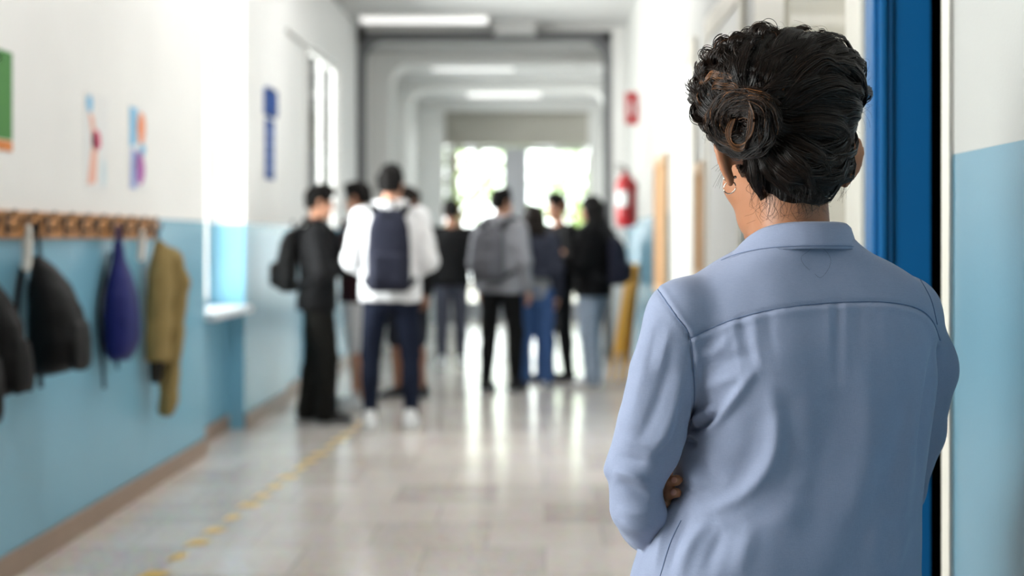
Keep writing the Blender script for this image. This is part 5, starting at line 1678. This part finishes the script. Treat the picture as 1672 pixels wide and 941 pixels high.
# 1) everything swept back from the hairline to the bun
hl = []
for a in np.linspace(-PI, PI, 150, endpoint=False):
    # a = 0 nape, +-pi forehead, head frame
    x = (0.056 if abs(a) < 1.4 else 0.076) * math.sin(a); y = -0.045 - 0.05 * math.cos(a) if abs(a) < 1.2 else (0.075 * -math.cos(a) - 0.02)
    z = np.interp(abs(a), [0, 0.5, 0.8, 1.0, 1.15, 1.7, 2.4, PI], [-0.052, -0.046, -0.030, 0.0, 0.050, 0.062, 0.080, 0.092])
    hl.append((a, PH(x, y, z)))
for a, p in hl:
    for rep in range(2):
        q = p + rh.normal(size=3) * 0.007 + np.array([0, 0, 0.010 * math.sin(a * 9.0) if abs(a) < 1.0 else 0.0])
        tgt = bun_c + rh.normal(size=3) * np.array([0.016, 0.006, 0.016])
        if abs(a) < 1.2:
            lock(surf_path(q, tgt, 5, rh.uniform(-0.008, 0.008), -0.004, 0.002), 26, 0.007, start=0.15, tone=0.10, tv=0.16, wave=0.0012, wf=rh.uniform(1.5, 3), lift=0.001)
        else:
            lock(surf_path(q, tgt, 6, rh.uniform(-0.03, 0.03), 0.0, 0.006, rh.uniform(0, 0.008)), 26, 0.0095, tone=0.16 + (0.06 if a < 0 else 0), tv=0.22, wave=rh.uniform(0.001, 0.004), wf=rh.uniform(1.2, 2.6))  # left locks paler: light from that side put into the tone
# 2) large waves drawn on the back of the crown
def L2(pts, n=60, wid=0.012, off=0.008, **kw):
    lock([cam_cap(x, y, o) for (x, y), o in zip(pts, np.linspace(off, off * 0.9, len(pts)))], n, wid, **kw)
waves = [[(1385, 120), (1350, 100), (1318, 118), (1290, 150), (1262, 180)], [(1396, 160), (1360, 140), (1325, 150), (1295, 170), (1265, 186)], [(1398, 205), (1370, 185), (1335, 182), (1300, 190), (1268, 195)],
         [(1374, 230), (1358, 218), (1330, 210), (1295, 208), (1262, 205)], [(1330, 62), (1312, 85), (1290, 120), (1272, 150), (1255, 175)], [(1300, 52), (1280, 75), (1262, 110), (1252, 140), (1240, 165)],
         [(1268, 50), (1250, 72), (1240, 105), (1232, 135), (1226, 160)], [(1238, 58), (1222, 85), (1214, 115), (1212, 140), (1212, 165)], [(1360, 80), (1340, 100), (1312, 130), (1285, 155), (1262, 178)],
         [(1195, 80), (1190, 108), (1192, 132), (1200, 152), (1206, 170)], [(1165, 115), (1168, 135), (1178, 155), (1192, 170), (1204, 182)], [(1145, 150), (1156, 162), (1172, 174), (1190, 184), (1206, 190)],
         [(1140, 190), (1155, 194), (1172, 198), (1190, 200), (1208, 200)], [(1150, 222), (1162, 220), (1178, 216), (1194, 212), (1210, 208)],
         [(1350, 280), (1338, 262), (1318, 240), (1285, 225), (1255, 215)], [(1330, 306), (1318, 280), (1298, 255), (1270, 235), (1245, 222)], [(1296, 312), (1286, 292), (1268, 262), (1250, 240), (1238, 226)], [(1250, 315), (1246, 295), (1240, 268), (1234, 246), (1230, 230)],
         [(1206, 268), (1212, 252), (1218, 236)], [(1218, 290), (1222, 268), (1224, 244)], [(1232, 314), (1230, 285), (1228, 250)], [(1246, 330), (1240, 300), (1234, 255)]]
for w_ in waves:
    for rep in range(2):
        dlt = rh.normal(size=2) * 7
        nape = w_[0][1] > 255
        L2([(x + dlt[0] * (0.4 if nape else 1), y + dlt[1] * (0.4 if nape else 1)) for x, y in w_], 55, rh.uniform(0.006, 0.009) if nape else rh.uniform(0.009, 0.015), rh.uniform(0.004, 0.011), start=(0.12 if nape else 0.3), tone=(0.14 if nape else 0.24), tv=0.26, wave=rh.uniform(0.001, 0.003), wf=rh.uniform(0.8, 1.6))
# one light lock crossing down to the bun, as in the picture
L2([(1300, 100), (1290, 122), (1278, 142), (1266, 156)], 12, 0.0016, 0.013, tone=0.62, tv=0.3)
L2([(1160, 140), (1172, 132), (1186, 128), (1204, 134)], 26, 0.008, 0.016, tone=0.62, tv=0.3, wave=0.002)
L2([(1170, 152), (1186, 142), (1204, 142), (1216, 152)], 26, 0.008, 0.016, tone=0.5, tv=0.3, wave=0.002)
# 3) the bun: strands wound round a loop that stands out from the head
ub = unit(bun_c - HCc); sb = unit(np.cross(ub, [0, 0, 1.0])); vb = np.cross(sb, ub)
if sb[0] < 0: sb, vb = -sb, -vb
if vb[2] < 0: vb = -vb
def bun_pt(th, ph, R0=0.026, r0=0.019, dx=0.0, dz=0.0):
    cr, sr = math.cos(th), math.sin(th)
    rad = R0 + r0 * math.cos(ph)
    return bun_c + sb * (cr * rad * 1.12 + dx) + vb * (sr * rad * 0.98 + dz) + ub * (r0 * 0.95 * math.sin(ph) + 0.004)
for i in range(110):
    th0 = rh.uniform(0, 6.28); ph0 = rh.uniform(-0.4, PI + 0.4)
    sweep = rh.uniform(2.2, 4.6); tw = rh.uniform(0.5, 1.5)
    r0 = 0.0165 + rh.uniform(0, 0.005)
    g = [bun_pt(th0 + sweep * s_, ph0 + tw * s_, 0.0255 + 0.003 * rh.normal(), r0) for s_ in np.linspace(0, 1, 8)]
    tn = 0.20 + (0.25 if math.cos(th0 + sweep / 2 - 2.4) > 0.4 else 0.0)  # upper left of the bun paler: lit highlights put into the tone
    gg = catmull(g, 26)
    for k in range(16):
        o_ = np.cumsum(rh.normal(size=(26, 3)) * 0.00012, axis=0) + rh.normal(size=3) * 0.0018
        PATHS.append(gg + o_); RAD.append(np.full(26, 0.0004)); TONE.append(float(np.clip(tn + rh.normal() * 0.16, 0, 1)))
# loop of hair hanging at the lower front of the bun
for i in range(60):
    o_ = rh.normal() * 0.0028; o2 = rh.normal() * 0.002
    g = [bun_c + sb * x + vb * z + ub * y for x, z, y in ((0.018, 0.026 + o_, 0.020 + o2), (0.024 + o_, 0.008, 0.026 + o2), (0.020 + o_, -0.014, 0.027 + o2), (0.008, -0.031 + o_, 0.025 + o2), (-0.006, -0.030 + o_, 0.025 + o2), (-0.013 + o_, -0.014, 0.024 + o2), (-0.008 + o_, 0.006, 0.018 + o2))]
    gg = catmull(g, 28); PATHS.append(gg); RAD.append(np.full(28, 0.0004)); TONE.append(float(np.clip(0.42 + rh.normal() * 0.2, 0, 1)))
# 4) curls along the top and the left
def curl(px, py, rad, turns, a0, n=20, depth=1.99, tone=0.25, tilt=0.0, pitch=0.010, wid=0.0022):
    c, d = to_cap(W(px, py, depth), 0.009 if px < 1262 else -0.004)
    e1 = unit(np.array([1, 0.25, 0.0])); e2 = np.array([0, 0, 1.0]); e3 = np.cross(e1, e2)
    s_ = np.linspace(0, 1, int(18 * turns) + 8)
    for k in range(n):
        rr = rad * (1 + rh.normal() * 0.09); o_ = rh.normal(size=3) * wid
        a = a0 + s_ * turns * 2 * PI
        rad_s = rr * (1 - 0.25 * s_)
        p = c + o_ + np.outer(np.cos(a) * rad_s, e1) + np.outer(np.sin(a) * rad_s, e2) + np.outer((s_ - 0.5) * pitch * turns + tilt * np.sin(a) * rr, e3)
        PATHS.append(p); RAD.append(np.full(len(s_), 0.00052) * np.minimum(1, (1 - s_) * 5 + 0.3)); TONE.append(float(np.clip(tone + rh.normal() * 0.14, 0, 1)))
for c_ in ((1238, 66, 0.017, 1.0, 2.9, 46), (1258, 62, 0.013, 0.9, 2.4, 34), (1205, 66, 0.011, 1.2, 1.2, 24), (1214, 88, 0.012, 1.3, 0.5, 24), (1186, 84, 0.013, 1.2, 1.6, 26), (1172, 100, 0.011, 1.4, 2.0, 24), (1160, 116, 0.012, 1.2, 2.4, 24),
           (1148, 140, 0.011, 1.3, 2.8, 24), (1142, 160, 0.011, 1.2, 1.4, 24), (1142, 184, 0.0135, 1.05, 1.0, 44), (1146, 206, 0.010, 1.3, 2.0, 22), (1160, 222, 0.010, 1.2, 3.0, 22), (1230, 98, 0.013, 1.2, 0.2, 24),
           (1200, 118, 0.012, 1.3, 1.0, 22), (1178, 138, 0.011, 1.2, 0.2, 22), (1282, 62, 0.014, 0.8, 2.0, 24), (1310, 72, 0.016, 0.6, 0.9, 30), (1252, 88, 0.013, 1.0, 0.8, 20)):
    curl(c_[0], c_[1], c_[2], c_[3], c_[4], c_[5], depth=1.99 + rh.uniform(-0.02, 0.03), tone=0.28 + 0.12 * rh.uniform(), tilt=rh.uniform(-0.5, 0.5))  # raised tone carries the lit highlights of these curls
for i in range(46):      # looser small curls over the whole crown
    a = rh.uniform(0.15, PI - 0.15); q = rh.uniform(0.45, 1.0)
    px, py = 1266 + 116 * q * math.cos(a), 192 - 128 * q * math.sin(a)
    curl(px, py, rh.uniform(0.009, 0.015), rh.uniform(0.5, 1.1), rh.uniform(0, 6.28), 14, depth=rh.uniform(1.93, 2.08), tone=0.2, tilt=rh.uniform(-0.8, 0.8), wid=0.003)
# 5) flyaways round the outline, wisps at the nape
for i in range(230):
    a = rh.uniform(-0.5, PI + 0.7)
    p, d = to_cap(W(1272 + 120 * math.cos(a), 180 - 125 * math.sin(a), rh.uniform(1.96, 2.08)), -0.004)
    tdir = unit(np.cross(d, rh.normal(size=3))); L_ = rh.uniform(0.015, 0.05)
    u = np.linspace(0, 1, 14)
    g = p + np.outer(u * L_, tdir) + np.outer(np.sin(u * PI * rh.uniform(0.6, 1.3)) * rh.uniform(0.004, 0.018) + u * rh.uniform(-0.002, 0.012), d)
    PATHS.append(g); RAD.append(np.full(14, 0.00013)); TONE.append(0.35)
for i in range(90):
    x = rh.uniform(1228, 1350); y = np.interp(x, [1225, 1250, 1300, 1350], [300, 330, 322, 312]) + rh.normal() * 5
    p0 = cam_cap(x, y - 14, 0.001)
    g = [p0, p0 + np.array([rh.normal() * 0.004, -0.001, -0.012]), p0 + np.array([rh.normal() * 0.007, 0.003, -0.022 - rh.uniform(0, 0.012)]), p0 + np.array([rh.normal() * 0.009, 0.006, -0.030 - rh.uniform(0, 0.014)])]
    PATHS.append(catmull(g, 12)); RAD.append(np.linspace(0.0003, 0.0001, 12)); TONE.append(0.15)
for (x0, y0), (x1, y1) in (((1178, 235), (1166, 300)), ((1176, 240), (1172, 280)), ((1388, 285), (1372, 330)), ((1386, 290), (1366, 322)), ((1380, 285), (1378, 318))):
    a, b = cam_cap(x0, y0, 0.002), W(x1, y1, 2.0)
    m_ = (a + b) / 2 + np.array([rh.normal() * 0.004, 0, 0])
    for k in range(5):
        PATHS.append(catmull([a, m_ + rh.normal(size=3) * 0.003, b + rh.normal(size=3) * 0.005], 14)); RAD.append(np.full(14, 0.00014)); TONE.append(0.3)
for pts in ([(1332, 372), (1326, 392), (1322, 408), (1308, 420), (1312, 432), (1322, 442)], [(1334, 366), (1330, 396), (1346, 408), (1356, 424), (1352, 440), (1340, 454), (1330, 448)]):
    p = [on_shirt(x, y, 0.0008) for x, y in catmull(pts, 30)]
    p = np.array([q for q in p if q is not None])
    PATHS.append(p); RAD.append(np.full(len(p), 0.00016)); TONE.append(0.1)
v, f = tube_np(PATHS, RAD, 3)
hair = mesh_np('hair', v, f, M['w_hair'], woman, True, WROOT)
at = hair.data.attributes.new('tone', 'FLOAT', 'POINT')
at.data.foreach_set('value', np.concatenate([np.full(len(p) * 3, t) for p, t in zip(PATHS, TONE)]).astype(np.float32))
# ================================================================== light and camera
def area(name, loc, rot, sx, sy, power, col=(1, 1, 1)):
    l = bpy.data.lights.new(name, 'AREA')
    l.shape = 'RECTANGLE'; l.size = sx; l.size_y = sy; l.energy = power; l.color = col
    o = bpy.data.objects.new(name, l)
    COL.objects.link(o); o.location = loc; o.rotation_euler = rot
    return o
DAY = (1.0, 0.99, 0.98)
WP = 50.0        # W per square metre of window
def wlight(y0, y1, z0, z1, x, k=1.0):
    area('window_daylight', (x, (y0 + y1) / 2, (z0 + z1) / 2), (0, -PI / 2, 0), z1 - z0, y1 - y0, WP * k * (y1 - y0) * (z1 - z0), DAY)
wlight(8.6, 9.68, 0.88, 3.33, -2.385, 1.3)
wlight(12.55, 14.18, 1.33, 3.0, -2.2, 1.3)
wlight(0.53, 2.27, 0.95, 2.96, -2.34, 0.6)
wlight(17.15, 19.15, 0.95, 2.95, -2.34, 0.25)
wlight(20.05, 22.15, 0.95, 2.95, -2.34, 0.25)
w = bpy.data.worlds.new('sky')
SC.world = w
w.use_nodes = True
bg = w.node_tree.nodes['Background']
bg.inputs[0].default_value = (0.95, 0.98, 1.0, 1)
bg.inputs[1].default_value = 7.0

cam = bpy.data.cameras.new('camera')
cam.sensor_width = 36.0
cam.lens = FPX / 1672 * 36.0
cam.shift_x = -(VPX - 836) / 1672
cam.shift_y = -(470.5 - VPY) / 1672
cam.clip_start = 0.05
cam.dof.use_dof = True
cam.dof.focus_distance = 1.98
cam.dof.aperture_fstop = (cam.lens / 1000) / 0.0185
co = bpy.data.objects.new('camera', cam)
COL.objects.link(co)
co.location = (0, 0, CAMZ)
co.rotation_euler = (PI / 2, 0, 0)
SC.camera = co
SC.view_settings.view_transform = 'Standard'
SC.view_settings.look = 'None'
SC.view_settings.gamma = 1
SC.view_settings.use_curve_mapping = False
SC.view_settings.exposure = 0.16
SC.cycles.use_denoising = True
SC.cycles.max_bounces = 8
SC.cycles.sample_clamp_indirect = 6
